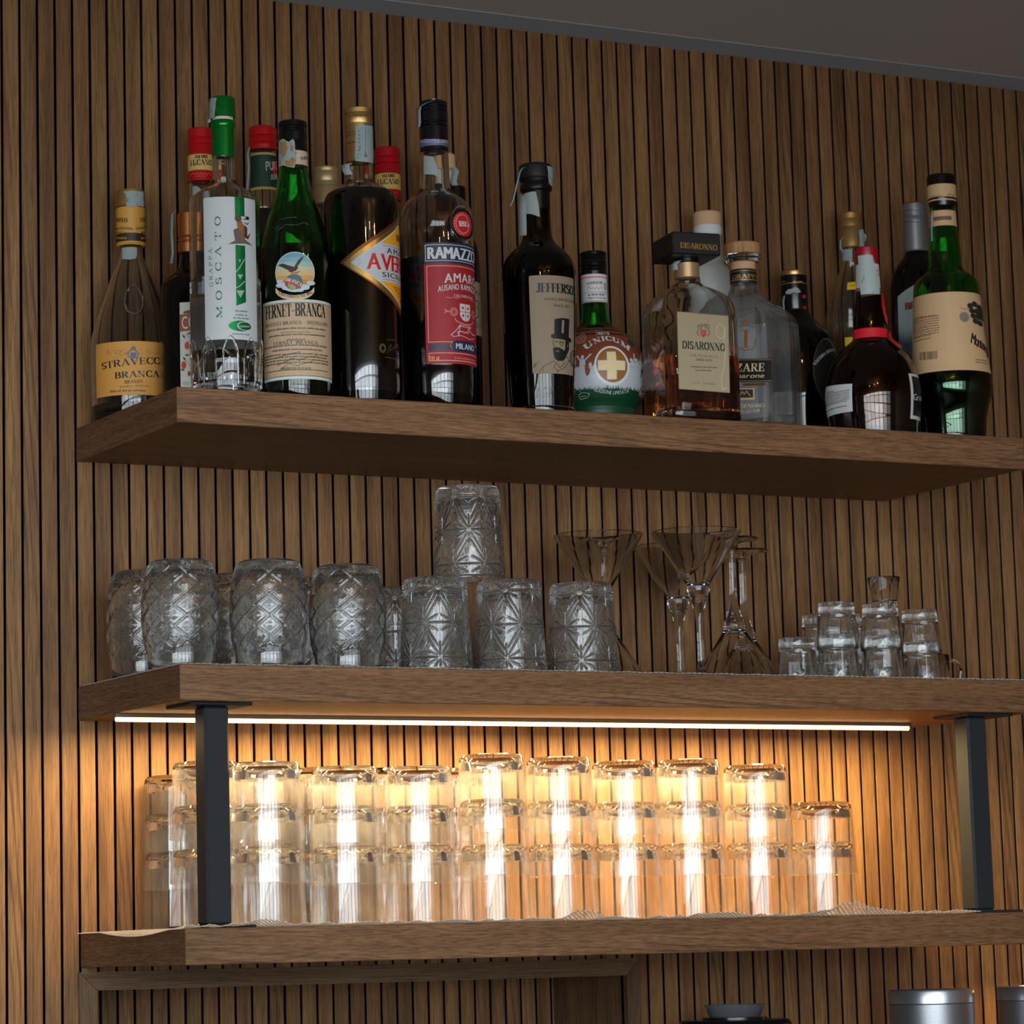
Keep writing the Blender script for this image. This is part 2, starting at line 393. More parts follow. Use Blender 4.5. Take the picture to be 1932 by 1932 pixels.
# LED tube under the middle shelf
pa, pb = onz(224, 1355, B2-.006), onz(1706, 1374, B2-.006)
root = thing('light_strip', ((pa[0]+pb[0])/2, (pa[1]+pb[1])/2, B2), 'glowing warm light strip under the middle shelf', 'light')
yl = (pa[1]+pb[1])/2; hl = (pb[0]-pa[0])/2
MB().tube([(-hl, 0, -.0065), (-hl*.5, 0, -.0065), (hl*.5, 0, -.0065), (hl, 0, -.0065)], .0029, 10).build('light_tube', [M_LED], root)
MB().box(-hl-.002, hl+.002, -.0052, .0052, -.0045, -.0003).build('channel', [mat('alu_channel', (120,100,80), .5, .5)], root, smooth=False)
area('strip_light', ((pa[0]+pb[0])/2, yl, B2-.0112), 2*hl, .004, 980, (1, .69, .29), (0, 0, 0))
print('strip depth', yl)

# ------------------------------------------------------------------ lettering
class Font: pass
_TX = {}
def _bf(ch):
    """one character of the built-in face as (verts, faces, x0, x1), cap height 1"""
    if ch in _TX: return _TX[ch]
    c = bpy.data.curves.new('t', 'FONT'); c.body = ch; c.size = 1.0; c.resolution_u = 3
    o = bpy.data.objects.new('t', c); SC.collection.objects.link(o)
    dg = bpy.context.evaluated_depsgraph_get(); me = o.evaluated_get(dg).to_mesh()
    V = [(v.co.x, v.co.y) for v in me.vertices]; F = [tuple(p.vertices) for p in me.polygons]
    o.evaluated_get(dg).to_mesh_clear(); bpy.data.objects.remove(o); bpy.data.curves.remove(c)
    if not V: _TX[ch] = ([], [], 0, .3); return _TX[ch]
    x0 = min(v[0] for v in V); x1 = max(v[0] for v in V)
    _TX[ch] = ([(x-x0, y) for x, y in V], F, 0, x1-x0); return _TX[ch]
_CH = max(v[1] for v in _bf('H')[0])
def arc(cx, cy, rx, ry, a0, a1, n=14):
    return [(cx+rx*math.cos(math.radians(a0+(a1-a0)*i/n)), cy+ry*math.sin(math.radians(a0+(a1-a0)*i/n))) for i in range(n+1)]
def vst(x, s=.11, bot=True, top=True):      # upright with slab serifs
    r = [[(x, 0), (x, 1)]]
    if bot: r.append(('t', [(x-s, 0), (x+s, 0)]))
    if top: r.append(('t', [(x-s, 1), (x+s, 1)]))
    return r
def hln(*p): return [('t', list(p))]
_D = {
 'A': (.74, [[(.36,1),(.64,0)], ('t',[(.36,1),(.09,0)]), ('t',[(.18,.34),(.55,.34)]), ('t',[(0,0),(.2,0)]), ('t',[(.52,0),(.76,0)])]),
 'B': (.62, vst(.14,.12)+[arc(.3,.76,.22,.24,90,-90), arc(.3,.26,.27,.26,90,-90)]+hln((.14,1),(.3,1))+hln((.14,.52),(.3,.52))+hln((.14,0),(.3,0))),
 'C': (.64, [arc(.38,.5,.3,.5,45,315,20), ('t',[(.6,.62),(.6,.92)]), ('t',[(.6,.1),(.6,.3)])]),
 'D': (.7, vst(.14,.12)+[arc(.28,.5,.34,.5,90,-90,18)]+hln((.14,1),(.28,1))+hln((.14,0),(.28,0))),
 'E': (.58, vst(.14,.12)+hln((.14,1),(.52,1),(.52,.76))+hln((.14,.52),(.42,.52))+hln((.42,.4),(.42,.64))+hln((.14,0),(.54,0),(.54,.26))),
 'F': (.54, vst(.14,.12)+hln((.14,1),(.5,1),(.5,.74))+hln((.14,.52),(.4,.52))+hln((.4,.4),(.4,.64))),
 'G': (.68, [arc(.38,.5,.3,.5,45,330,20), [(.6,.05),(.6,.42)], ('t',[(.48,.42),(.7,.42)]), ('t',[(.6,.7),(.6,.95)])]),
 'I': (.3, vst(.15,.13)),
 'J': (.4, [[(.25,1),(.25,.1)], arc(.12,.1,.13,.1,0,-180,8), ('t',[(.1,1),(.4,1)])]),
 'L': (.56, vst(.14,.12)+hln((.14,0),(.52,0),(.52,.28))),
 'M': (.86, [('t',[(.12,0),(.12,1)]), [(.12,1),(.42,.05)], ('t',[(.42,.05),(.72,1)]), [(.72,1),(.72,0)], ('t',[(0,0),(.24,0)]), ('t',[(.58,0),(.86,0)]), ('t',[(0,1),(.14,1)]), ('t',[(.7,1),(.86,1)])]),
 'N': (.74, [('t',[(.12,0),(.12,1)]), [(.12,1),(.6,0)], ('t',[(.6,0),(.6,1)]), ('t',[(0,0),(.24,0)]), ('t',[(.48,1),(.72,1)]), ('t',[(0,1),(.14,1)])]),
 'O': (.7, [arc(.35,.5,.29,.5,0,360,26)]),
 'P': (.6, vst(.14,.12)+[arc(.3,.74,.24,.26,90,-90)]+hln((.14,1),(.3,1))+hln((.14,.48),(.3,.48))),
 'Q': (.7, [arc(.35,.5,.29,.5,0,360,26), [(.38,.1),(.66,-.15)]]),
 'R': (.68, vst(.14,.12)+[arc(.3,.75,.23,.25,90,-90), [(.34,.5),(.58,0)]]+hln((.14,1),(.3,1))+hln((.14,.5),(.34,.5))+hln((.52,0),(.7,0))),
 'S': (.52, [arc(.26,.75,.18,.25,40,270,14), arc(.26,.25,.2,.25,90,-140,14), ('t',[(.42,.72),(.42,.96)]), ('t',[(.06,.05),(.06,.3)])]),
 'T': (.62, vst(.31,.12,True,False)+hln((.04,.74),(.04,1),(.58,1),(.58,.74))),
 'U': (.72, [[(.14,1),(.14,.3)], arc(.36,.3,.22,.3,180,360,14), ('t',[(.58,.3),(.58,1)]), ('t',[(0,1),(.28,1)]), ('t',[(.48,1),(.7,1)])]),
 'V': (.72, [[(.12,1),(.37,0)], ('t',[(.37,0),(.62,1)]), ('t',[(0,1),(.24,1)]), ('t',[(.52,1),(.72,1)])]),
 'X': (.7, [[(.1,1),(.6,0)], ('t',[(.1,0),(.6,1)])]),
 'Y': (.7, [[(.1,1),(.35,.48)], ('t',[(.35,.48),(.62,1)]), [(.35,.5),(.35,0)], ('t',[(.22,0),(.48,0)]), ('t',[(0,1),(.22,1)]), ('t',[(.5,1),(.7,1)])]),
 'Z': (.62, [('t',[(.08,.74),(.08,1),(.56,1)]), [(.54,.98),(.08,.02)], ('t',[(.06,0),(.56,0),(.56,.28)])]),
 '1': (.36, vst(.2,.14,True,False)+hln((.02,.82),(.2,1))), '8': (.52, [arc(.26,.76,.17,.24,0,360,18), arc(.26,.27,.21,.27,0,360,18)]),
 '5': (.5, [('t',[(.1,1),(.44,1)]), ('t',[(.1,1),(.1,.56)]), arc(.22,.3,.2,.3,110,-150,14)]),
 'H': (.72, vst(.14,.12)+vst(.58,.12)+hln((.14,.52),(.58,.52))), 'K': (.7, vst(.14,.12)+[('t',[(.14,.4),(.6,1)]), [(.26,.55),(.62,0)]]),
 'W': (1.0, [[(.1,1),(.3,0)], ('t',[(.3,0),(.5,1)]), [(.5,1),(.7,0)], ('t',[(.7,0),(.9,1)])]),
 '0': (.54, [arc(.27,.5,.21,.5,0,360,22)]), '2': (.5, [arc(.25,.74,.19,.26,160,-40,12), ('t',[(.4,.56),(.06,.02)]), [(.06,.03),(.46,.03)]]),
 '3': (.5, [arc(.23,.76,.19,.24,150,-90,12), arc(.23,.26,.22,.26,90,-150,12)]), '4': (.54, [[(.38,0),(.38,1)], ('t',[(.38,1),(.04,.28),(.5,.28)])]),
 '6': (.52, [arc(.27,.28,.2,.28,0,360,18), ('t',[(.08,.35),(.2,.8),(.42,1)])]), '7': (.5, [('t',[(.06,.8),(.06,1),(.46,1)]), [(.44,.97),(.2,0)]]), '9': (.52, [arc(.25,.72,.2,.28,0,360,18), ('t',[(.44,.65),(.34,.2),(.1,0)])]),
 '-': (.4, [[(.08,.42),(.32,.42)]]), ' ': (.34, []), '.': (.2, [[(.1,.03),(.1,.05)]]),
}
def _hull(pts):
    pts = sorted(set(pts)); lo = []; up = []
    cr = lambda o, a, b: (a[0]-o[0])*(b[1]-o[1])-(a[1]-o[1])*(b[0]-o[0])
    for p in pts:
        while len(lo) > 1 and cr(lo[-2], lo[-1], p) <= 0: lo.pop()
        lo.append(p)
    for p in reversed(pts):
        while len(up) > 1 and cr(up[-2], up[-1], p) <= 0: up.pop()
        up.append(p)
    return lo[:-1]+up[:-1]
_NB = {}
def _nib(ch, wt):
    key = (ch, wt)
    if key in _NB: return _NB[key]
    wd, st = _D.get(ch, _D['O']); V = []; F = []
    th = .055; k = .94
    for q in st:
        if isinstance(q, tuple): pl, wx = q[1], th
        else: pl, wx = q, wt
        for a, b in zip(pl[:-1], pl[1:]):
            pts = []
            for (x, y) in (a, b):
                y = th/2+y*(1-th)
                for sx in (-wx/2, wx/2):
                    for sy in (-th/2, th/2): pts.append((round(x+sx, 5), round(y+sy, 5)))
            h = _hull(pts); base = len(V); V += h; F.append(tuple(range(base, base+len(h))))
    _NB[key] = (V, F, 0, wd); return _NB[key]
def typeset(txt, font, wt=.17, sp=.1):
    V = []; F = []; x = 0
    for ch in txt:
        if font == 'sans':
            v, f, a, w_ = _bf(ch); sc = 1/_CH
            v = [(q[0]*sc, q[1]*sc) for q in v]; w_ *= sc; g = sp*1.2
        else: v, f, a, w_ = _nib(ch, wt); g = sp*.7
        b = len(V); V += [(q[0]+x, q[1]) for q in v]; F += [tuple(b+i for i in t) for t in f]
        x += w_+g
    return V, F, x-g

# ------------------------------------------------------------------ surfaces that carry print
class Round:
    """surface of revolution, axis at world (ax,ay); profile r(z) world heights"""
    def __init__(s, ax, ay, zr, rr, base):
        s.ax, s.ay = ax, ay; s.z = np.array(zr); s.r = np.array(rr); s.base = base
        d = np.array([CAM[0]-ax, CAM[1]-ay]); d /= np.linalg.norm(d); s.d = d; s.e = np.array([-d[1], d[0]])
        s.ref = float(max(rr))
    def R(s, z): return float(np.interp(z, s.z, s.r))
    def hit(s, u, v):
        dr = ray(u, v); o = CAM-np.array([s.ax, s.ay, 0]); r = s.ref; z = None
        for _ in range(14):
            A = dr[0]**2+dr[1]**2; B = o[0]*dr[0]+o[1]*dr[1]; C = o[0]**2+o[1]**2-r*r
            D = B*B-A*C
            t = (-B-math.sqrt(D))/A if D > 0 else -B/A
            p = o+dr*t; z = p[2]; r = .5*r+.5*s.R(z)
        a = math.atan2(p[0]*s.e[0]+p[1]*s.e[1], p[0]*s.d[0]+p[1]*s.d[1])
        return a*s.ref, z
    def pos(s, q, z, off):
        a = q/s.ref; r = s.R(z)+off
        xy = s.d*math.cos(a)*r+s.e*math.sin(a)*r
        return (xy[0], xy[1], z-s.base)
class Flat:
    """vertical plane; normal angle world radians, through world point o"""
    def __init__(s, o, ang, root):
        s.o = np.array(o, float); s.n = np.array([math.cos(ang), math.sin(ang), 0]); s.e = np.array([-s.n[1], s.n[0], 0]); s.root = np.array(root, float); s.ref = 10
    def hit(s, u, v):
        dr = ray(u, v); t = np.dot(s.o-CAM, s.n)/np.dot(dr, s.n); p = CAM+dr*t-s.o
        return float(np.dot(p, s.e)), float(p[2]+s.o[2])
    def pos(s, q, z, off):
        p = s.o+s.e*q+s.n*off; return (p[0]-s.root[0], p[1]-s.root[1], z-s.root[2])
class Label:
    """one printed label: paper plus ink, one mesh"""
    def __init__(s, surf, step=.003, lift=.00025): s.s = surf; s.mb = MB(); s.mats = []; s.step = step; s.lay = lift
    def mi(s, m):
        if m not in s.mats: s.mats.append(m)
        return s.mats.index(m)
    def up(s, d=.00012): s.lay += d; return s
    def _poly(s, P, m):                     # polygon in (q,z), cut into strips so it follows the curve
        k = s.mi(m); st = s.step
        if isinstance(s.s, Flat): s.mb.add([s.s.pos(q, z, s.lay) for q, z in P], [tuple(range(len(P)))], k); return
        lo = min(p[0] for p in P); hi = max(p[0] for p in P); zl = min(p[1] for p in P); zh = max(p[1] for p in P)
        n = max(1, int((hi-lo)/st+.5)); nz = max(1, int((zh-zl)/.005+.5))
        def clip(Q, ax, val, keep_gt):
            out = []
            for i in range(len(Q)):
                a, b = Q[i-1], Q[i]; ia = (a[ax] >= val) == keep_gt or a[ax] == val; ib = (b[ax] >= val) == keep_gt or b[ax] == val
                if ia != ib:
                    t = (val-a[ax])/(b[ax]-a[ax]); out.append((a[0]+(b[0]-a[0])*t, a[1]+(b[1]-a[1])*t))
                if ib: out.append(b)
            return out
        for i in range(n):
            Q = clip(clip(P, 0, lo+(hi-lo)*i/n, True), 0, lo+(hi-lo)*(i+1)/n, False) if n > 1 else P
            for j in range(nz):
                Q2 = clip(clip(Q, 1, zl+(zh-zl)*j/nz, True), 1, zl+(zh-zl)*(j+1)/nz, False) if nz > 1 and len(Q) > 2 else Q
                if len(Q2) > 2: s.mb.add([s.s.pos(q, z, s.lay) for q, z in Q2], [tuple(range(len(Q2)))], k)
    def poly(s, px, m): s._poly([s.s.hit(u, v) for u, v in px], m); return s
    def rect(s, u0, v0, u1, v1, m, r=0.0):
        """opposite corners seen in the photograph; sides stay upright and level on the bottle"""
        (q0, z0), (q1, z1) = s.s.hit(u0, v0), s.s.hit(u1, v1)
        return s.qrect(q0, z0, q1, z1, m, r)
    def qrect(s, q0, z0, q1, z1, m, r=0.0):
        if r > 0:
            P = []
            for cx, cz, a in ((q1-r, z0-r, 0), (q0+r, z0-r, 90), (q0+r, z1+r, 180), (q1-r, z1+r, 270)): P += arc(cx, cz, r, r, a, a+90, 5)
        else: P = [(q0, z0), (q0, z1), (q1, z1), (q1, z0)]
        s._poly(P, m); return s
    def ell(s, uc, vc, ru, rv, m, n=32, a0=0, a1=360):
        (qa, _), (q1, _), (_, z1), (_, z) = s.s.hit(uc-ru, vc), s.s.hit(uc+ru, vc), s.s.hit(uc, vc-rv), s.s.hit(uc, vc); q = (qa+q1)/2
        s._poly(arc(q, z, q1-q, z1-z, a0, a1, n)[:-1 if a1-a0 == 360 else None], m); return s
    def ring(s, uc, vc, ru, rv, wpx, m, n=36, a0=0, a1=360):
        (qa, _), (q1, _), (_, z1), (_, z) = s.s.hit(uc-ru, vc), s.s.hit(uc+ru, vc), s.s.hit(uc, vc-rv), s.s.hit(uc, vc); q = (qa+q1)/2
        k = wpx/ru; A = arc(q, z, q1-q, z1-z, a0, a1, n); B = arc(q, z, (q1-q)*(1-k), (z1-z)*(1-k), a0, a1, n)
        for i in range(n): s._poly([A[i], A[i+1], B[i+1], B[i]], m)
        return s
    def line(s, px, wpx, m):
        Q = [s.s.hit(u, v) for u, v in px]; h = wpx*.6e-3/2
        s.qline(Q, h, m); return s
    def qline(s, Q, h, m):
        for a, b in zip(Q[:-1], Q[1:]):
            d = math.hypot(b[0]-a[0], b[1]-a[1]) or 1e-9; nx, nz = -(b[1]-a[1])/d*h, (b[0]-a[0])/d*h
            ex, ez = (b[0]-a[0])/d*h*.5, (b[1]-a[1])/d*h*.5
            s._poly([(a[0]+nx-ex, a[1]+nz-ez), (a[0]-nx-ex, a[1]-nz-ez), (b[0]-nx+ex, b[1]-nz+ez), (b[0]+nx+ex, b[1]+nz+ez)], m)
    def text(s, txt, u0, v0, u1, v1, hpx, m, font='serif', wt=.17, sp=.1, sag=0.0, slant=0.0, bold=0):
        """baseline from (u0,v0) to (u1,v1); hpx cap height in pixels; sag bows the baseline upward"""
        a = np.array(s.s.hit(u0, v0)); b = np.array(s.s.hit(u1, v1)); V, F, w_ = typeset(txt, font, wt, sp)
        L_ = np.linalg.norm(b-a); ex = (b-a)/L_; ey = np.array([-ex[1], ex[0]]); h = hpx*.60e-3; k = s.mi(m); vs = []
        sg = sag*.6e-3
        for x, y in V:
            t = (x+slant*y)/w_; bow = sg*4*t*(1-t); sl = sg*4*(1-2*t)/L_
            nrm = ey-ex*sl; p = a+ex*L_*t+ey*bow+nrm*(y*h); vs.append(s.s.pos(p[0], p[1], s.lay))
        s.mb.add(vs, F, k)
        if bold:                                  # thicker strokes: the same letters set twice more, a hair to each side
            for j, db in enumerate((-bold, bold)):
                o = ex*db*h; vs2 = []
                for x, y in V:
                    t = (x+slant*y)/w_; p = a+ex*L_*t+ey*sg*4*t*(1-t)+(ey-ex*sg*4*(1-2*t)/L_)*(y*h)+o; vs2.append(s.s.pos(p[0], p[1], s.lay+.00003*(j+1)))
                s.mb.add(vs2, F, k)
        return s
    def qt(s, txt, q, z, wdt, h, m, font='serif', wt=.17, sp=.1, slant=0, bold=0, sag=0, tilt=0):
        """text centred on (q, z) of the label; bold thickens the strokes by a fraction of the height"""
        V, F, w_ = typeset(txt, font, wt, sp); k = s.mi(m)
        for db in ((-bold, 0, bold) if bold else (0,)):
            s.mb.add([s.s.pos(q-wdt/2+(x+slant*y)/w_*wdt+db*h, z+y*h+sag*4*(x/w_)*(1-x/w_)+tilt*(x/w_-.5), s.lay+abs(db)*.001) for x, y in V], F, k)
        return s
    def small(s, u0, u1, v, hpx, m, rows=1, lead=1.9, seed=1, center=False, dv=0.0):
        """rows of print too fine to read: word-length marks"""
        rnd = random.Random(seed)
        for i in range(rows):
            vv = v+i*lead*hpx; (q0, z), (q1, _) = s.s.hit(u0, vv), s.s.hit(u1, vv+dv); h = hpx*.6e-3
            if center: t = rnd.uniform(0, .18)*(q1-q0); q0 += t; q1 -= t
            q = q0
            while q < q1-h:
                wl = min(rnd.uniform(1.2, 4.2)*h, q1-q); x = q
                while x < q+wl:                  # letters as ticks
                    s._poly([(x, z), (x, z+h*rnd.choice((.7, .7, 1))), (x+h*.34, z+h*rnd.choice((.7, .7, 1))), (x+h*.34, z)], m); x += h*.55
                q += wl+h*.6
        return s
    def build(s, name, parent, label=None):
        o = s.mb.build(name, s.mats, parent, smooth=isinstance(s.s, Round), ang=60)
        if label: o['label'] = label
        return o
def px2prof(ax, ay, kp):
    """silhouette (v, half width px) -> (r, z) at the axis depth"""
    out = []
    for v, hw in kp:
        # height: where the view ray at row v meets the axis plane
        u = CXP
        d = ray(u, v); n_ = np.array([CAM[0]-ax, CAM[1]-ay, 0]); n_ /= np.linalg.norm(n_)
        # move along the column of the axis
        lo, hi = -2.0, 2.0
        for _ in range(40):
            mid = (lo+hi)/2; q = np.array([ax, ay, mid])-CAM
            vv = CYP-FPX*np.dot(q, UP)/np.dot(q, FWD)
            if vv > v: lo = mid
            else: hi = mid
        out.append((hw*mpp((ax, ay, lo)), lo))
    return out
def chaikin(pr, k=1):
    for _ in range(k):
        o = [pr[0]]
        for a, b in zip(pr[:-1], pr[1:]):
            if b[1]-a[1] < .004: o += [a, b] if o[-1] != a else [b]; continue
            o += [(a[0]*.75+b[0]*.25, a[1]*.75+b[1]*.25), (a[0]*.25+b[0]*.75, a[1]*.25+b[1]*.75)]
        o.append(pr[-1]); pr = o
    return pr
class Bottle:
    """round bottle: glass with a real wall, liquid, cap; local z=0 on the shelf"""
    def __init__(s, uc, vc, Y, label, prof, gmat, liq=None, vliq=None, wall=.0032, base=.009, zs=None, rz=0.0, smooth=1, name='liquor_bottle'):
        p = at(uc, vc, Y); s.ax, s.ay = float(p[0]), Y; s.zs = T1 if zs is None else zs
        s.root = thing(name, (s.ax, s.ay, s.zs), label, 'bottle', 'liquor bottles on the top shelf')
        pr = sorted(px2prof(s.ax, s.ay, prof), key=lambda q: q[1]); pr = [q for q in pr if q[1] > s.zs+.006]
        pr = [(pr[0][0]*.97, s.zs+.0022)]+pr
        pr = chaikin(pr, smooth); s.pr = pr
        s.surf = Round(s.ax, s.ay, [q[1] for q in pr], [q[0] for q in pr], s.zs)
        z = s.zs; top = pr[-1][1]; r0 = pr[0][0]
        out = [(0, .001), (r0*.8, .001), (r0*.86, 0), (r0*.965, 0)]+[(r, h-z) for r, h in pr]
        inn = []
        for r, h in reversed(pr):
            if h-z > base+.004: inn.append((max(r-wall, .003), h-z))
        inn += [(inn[-1][0]*.8, base+.001), (0, base)]
        s.glass = MB().lathe(out+inn, 72).build('glass_body', [gmat], s.root, ang=40)
        s.inn = inn
        if liq is not None:
            zl = px2prof(s.ax, s.ay, [(vliq, 1)])[0][1]-z
            e = .0006; pts = [(0, base-e), (inn[-2][0]*.98, base-e)]
            for r, h in reversed(inn[:-2]):
                if h < zl: pts.append((r+e, h))
            rl = float(np.interp(zl, [q[1] for q in reversed(inn)], [q[0] for q in reversed(inn)]))+e
            pts += [(rl, zl), (0, zl)]
            MB().lathe(pts, 72).build('liquid', [liq], s.root, ang=40)
    def ringpart(s, name, kp, m, n=64, uc_shift=0, close=True, ribs=None, label=None, ang=30):
        """lathe part from silhouette rows (top first or bottom first)"""
        pr = sorted(px2prof(s.ax, s.ay, [k[:2] for k in kp]), key=lambda q: q[1])
        k_ = mpp((s.ax, s.ay, .3))
        pr = [((r-.9*k_) if 0 < i < len(pr)-1 and pr[i-1][0] > r+1e-6 and pr[i+1][0] > r+1e-6 else r, h) for i, (r, h) in enumerate(pr)]
        pts = [(r, h-s.zs) for r, h in pr]
        if close: pts = [(max(pts[0][0]-.004, .002), pts[0][1]+.0005)]+pts+[(0, pts[-1][1])]
        mb = MB().lathe(pts, n)
        if ribs:                                # (z fraction lo, hi, count, depth) knurling
            z0, z1 = pr[0][1]-s.zs, pr[-1][1]-s.zs
            for i, (x, y, z) in enumerate(mb.v):
                f = (z-z0)/(z1-z0)
                for lo, hi, cnt, dep in ribs:
                    if lo <= f <= hi:
                        k = 1-dep*(.5+.5*math.cos(cnt*math.atan2(y, x))); mb.v[i] = (x*k, y*k, z)
        o = mb.build(name, m if isinstance(m, (list, tuple)) else [m], s.root, ang=ang)
        if label: o['label'] = label
        return o, Round(s.ax, s.ay, [q[1] for q in pr], [q[0] for q in pr], s.zs)
    def strip(s, px, m, name='tax_strip', lift=.0006, surf=None, ink=None, wav=.0012, seed=3):
        """torn paper strip following the glass, slightly lifted"""
        L = Label(surf or s.surf, lift=lift); L.poly(px, m)
        rnd = random.Random(seed)
        if ink:
            L.up(); us = [p[0] for p in px]; vs_ = [p[1] for p in px]
            u0, u1, v0, v1 = min(us)+2, max(us)-2, min(vs_)+3, max(vs_)-4
            for i in range(7):
                u = rnd.uniform(u0, u1); v = rnd.uniform(v0, v1-4); L.line([(u, v), (u+rnd.uniform(-1, 1), v+rnd.uniform(3, 9))], rnd.uniform(.6, 1.4), ink)
        return L.build(name, s.root)
def flap(root, pts, wd, m, name='tax_strip', dirx=(1, 0, 0)):
    """loose paper strip in the air: centre line in local coordinates, width along dirx"""
    R_ = Matrix.Rotation(-YAW-root.rotation_euler[2], 3, 'Z')     # x to the viewer's right, -y towards the viewer
    d = (R_ @ Vector(dirx).normalized())*wd/2; mb = MB(); vs = []; pts = [R_ @ Vector(p) for p in pts]
    for p in pts: vs += [Vector(p)-d, Vector(p)+d]
    mb.add(vs, [(2*i, 2*i+1, 2*i+3, 2*i+2) for i in range(len(pts)-1)])
    o = mb.build(name, [m], root, ang=60)
    so = o.modifiers.new('thick', 'SOLIDIFY'); so.thickness = .0003
    return o

# ------------------------------------------------------------------ paints and papers
W_ = mat('white_paper', (190,194,194), .6); INK = mat('black_ink', (16,15,15), .5); INK2 = mat('brown_ink', (70,46,28), .6)
TAX = mat('tax_paper', (142,153,151), .8); TAXI = mat('tax_ink', (70,104,110), .7); TAXB = mat('tax_residue', (150,112,66), .8)
GOLDF = mat('gold_foil', (205,165,90), .28, .9); GOLDP = mat('gold_print', (200,160,95), .4, .6); CREAM = mat('cream_paper', (226,205,160), .65)
GRN = mat('green_foil', (0,120,62), .28, .55); GRNCAP = mat('green_capsule', (0,112,34), .25, .5); REDCAP = mat('red_cap', (190,10,22), .3, .15, coat=.3)
BLKCAP = mat('black_cap', (13,13,14), .2); GOLDCAP = mat('gold_cap', (196,160,100), .34, .85); RED = mat('red_print', (190,26,34), .5)

# ---- 1 brandy, far left, back
b = Bottle(249, 640, -.062, 'clear brandy bottle with a yellow label, leftmost on the top shelf', [(464,20),(480,21),(499,27.5),(522,38),(545,46),(580,58),(610,69),(640,77),(670,79),(700,79),(760,78),(792,75)], G_CLEAR, L_GREENBLK, 778, wall=.0035)
DKG = L_GREENBLK
YEL = mat('yellow_label', (198,140,60), .6); YEL2 = mat('yellow_neck_label', (196,144,56), .4)
o, cs = b.ringpart('cap', [(362,27),(366,28),(391,28)], GOLDCAP, ribs=[(.1,.95,60,.02)])
o, cs2 = b.ringpart('neck_label', [(391.5,27.6),(462,28),(466,25)], YEL2)
L = Label(cs2, lift=.0002)
L.qrect(-.05, cs2.z[-1]-.0005, .05, cs2.z[-1]-.0022, mat('maroon_band', (90,14,10), .5))
L.rect(214, 445, 279, 453.5, mat('dark_brown_band', (44,32,16), .5)); L.qrect(-.06, L.s.hit(246,446)[1], .06, L.s.hit(246,454)[1], mat('dark_brown_band'))
L.up().text('1888', 219, 419, 240, 420, 8.5, INK2, wt=.13).text('1888', 264, 419, 285, 417, 8.5, INK2, wt=.13)
L.text('STRAVECCHIO', 209, 435, 250, 434.5, 5, INK2, wt=.2).text('BRANCA', 215, 442, 239, 442, 4.6, INK2, wt=.2).text('STRAVECCHIO', 257, 434.5, 300, 431, 5, INK2, wt=.2).text('BRANCA', 266, 441.5, 290, 440, 4.6, INK2, wt=.2)
L.text('BRANDY', 217, 451.8, 239, 452, 4.4, YEL2, wt=.18).text('BRANDY', 266, 452, 290, 450, 4.4, YEL2, wt=.18)
L.build('neck_print', o)
b.strip([(233,361.6),(248,360.8),(262,361),(269.5,363),(270,391),(262,388.5),(254,390),(238,391),(241,377),(238,368)], TAX, surf=cs, ink=TAXI, lift=.0009)
b.strip([(230.5,468),(258,467),(258,480),(256,488),(245,490),(231,489)], TAX, name='tax_strip_end')
L = Label(b.surf); L.rect(181.5, 651, 331, 757, YEL); L.up()
L.text('STRAVECCHIO', 193, 698, 324, 690, 13.5, INK, wt=.15, sp=.06).text('BRANCA', 217, 715, 300, 712, 12.5, INK, wt=.17).text('BRANDY', 235, 724, 270, 723, 6.8, INK2, wt=.17)
L.text('RISERVA SPECIALE', 226, 731.6, 281, 730, 3.4, INK2, wt=.15, sp=.2).small(208, 275, 741, 4.5, INK2, seed=5).text('ITALIA', 241, 749, 265, 748.5, 5, INK2, wt=.13, sp=.5)
EM = mat('emblem_grey', (118,104,96), .6); L.ring(251, 668, 11, 9, 3, EM).poly([(246,665),(257,665),(257,673),(251.5,678),(246,673)], mat('emblem_blue', (88,92,140), .6)).poly([(246,656),(251,652),(257,656),(255,661),(247,661)], EM)
rnd = random.Random(2)
for i in range(70):
    u = rnd.uniform(201, 240); v = 667+rnd.uniform(-9, 9)*(1-abs(u-212)/42); L.line([(u, v), (u+rnd.uniform(1, 4), v+rnd.uniform(-2, 2))], .8, mat('emblem_tan', (150,112,52), .6))
for i in range(50):
    u = rnd.uniform(262, 300); v = 667+rnd.uniform(-8, 8); L.line([(u, v), (u+rnd.uniform(1, 4), v+rnd.uniform(-2, 2))], .8, mat('emblem_tan'))
L.line([(212,662),(240,659)], .7, EM).line([(214,678),(246,674)], .7, EM).build('front_label', b.root)
# glass seal pressed into the shoulder
q, z = b.surf.hit(253, 566); rr = .0145
MB().tube([b.surf.pos(q+rr*math.cos(t), z+rr*1.25*math.sin(t), .0006) for t in [2*math.pi*i/36 for i in range(36)]], .0013, 6, closed=True).build('glass_seal', [G_CLEAR], b.root)

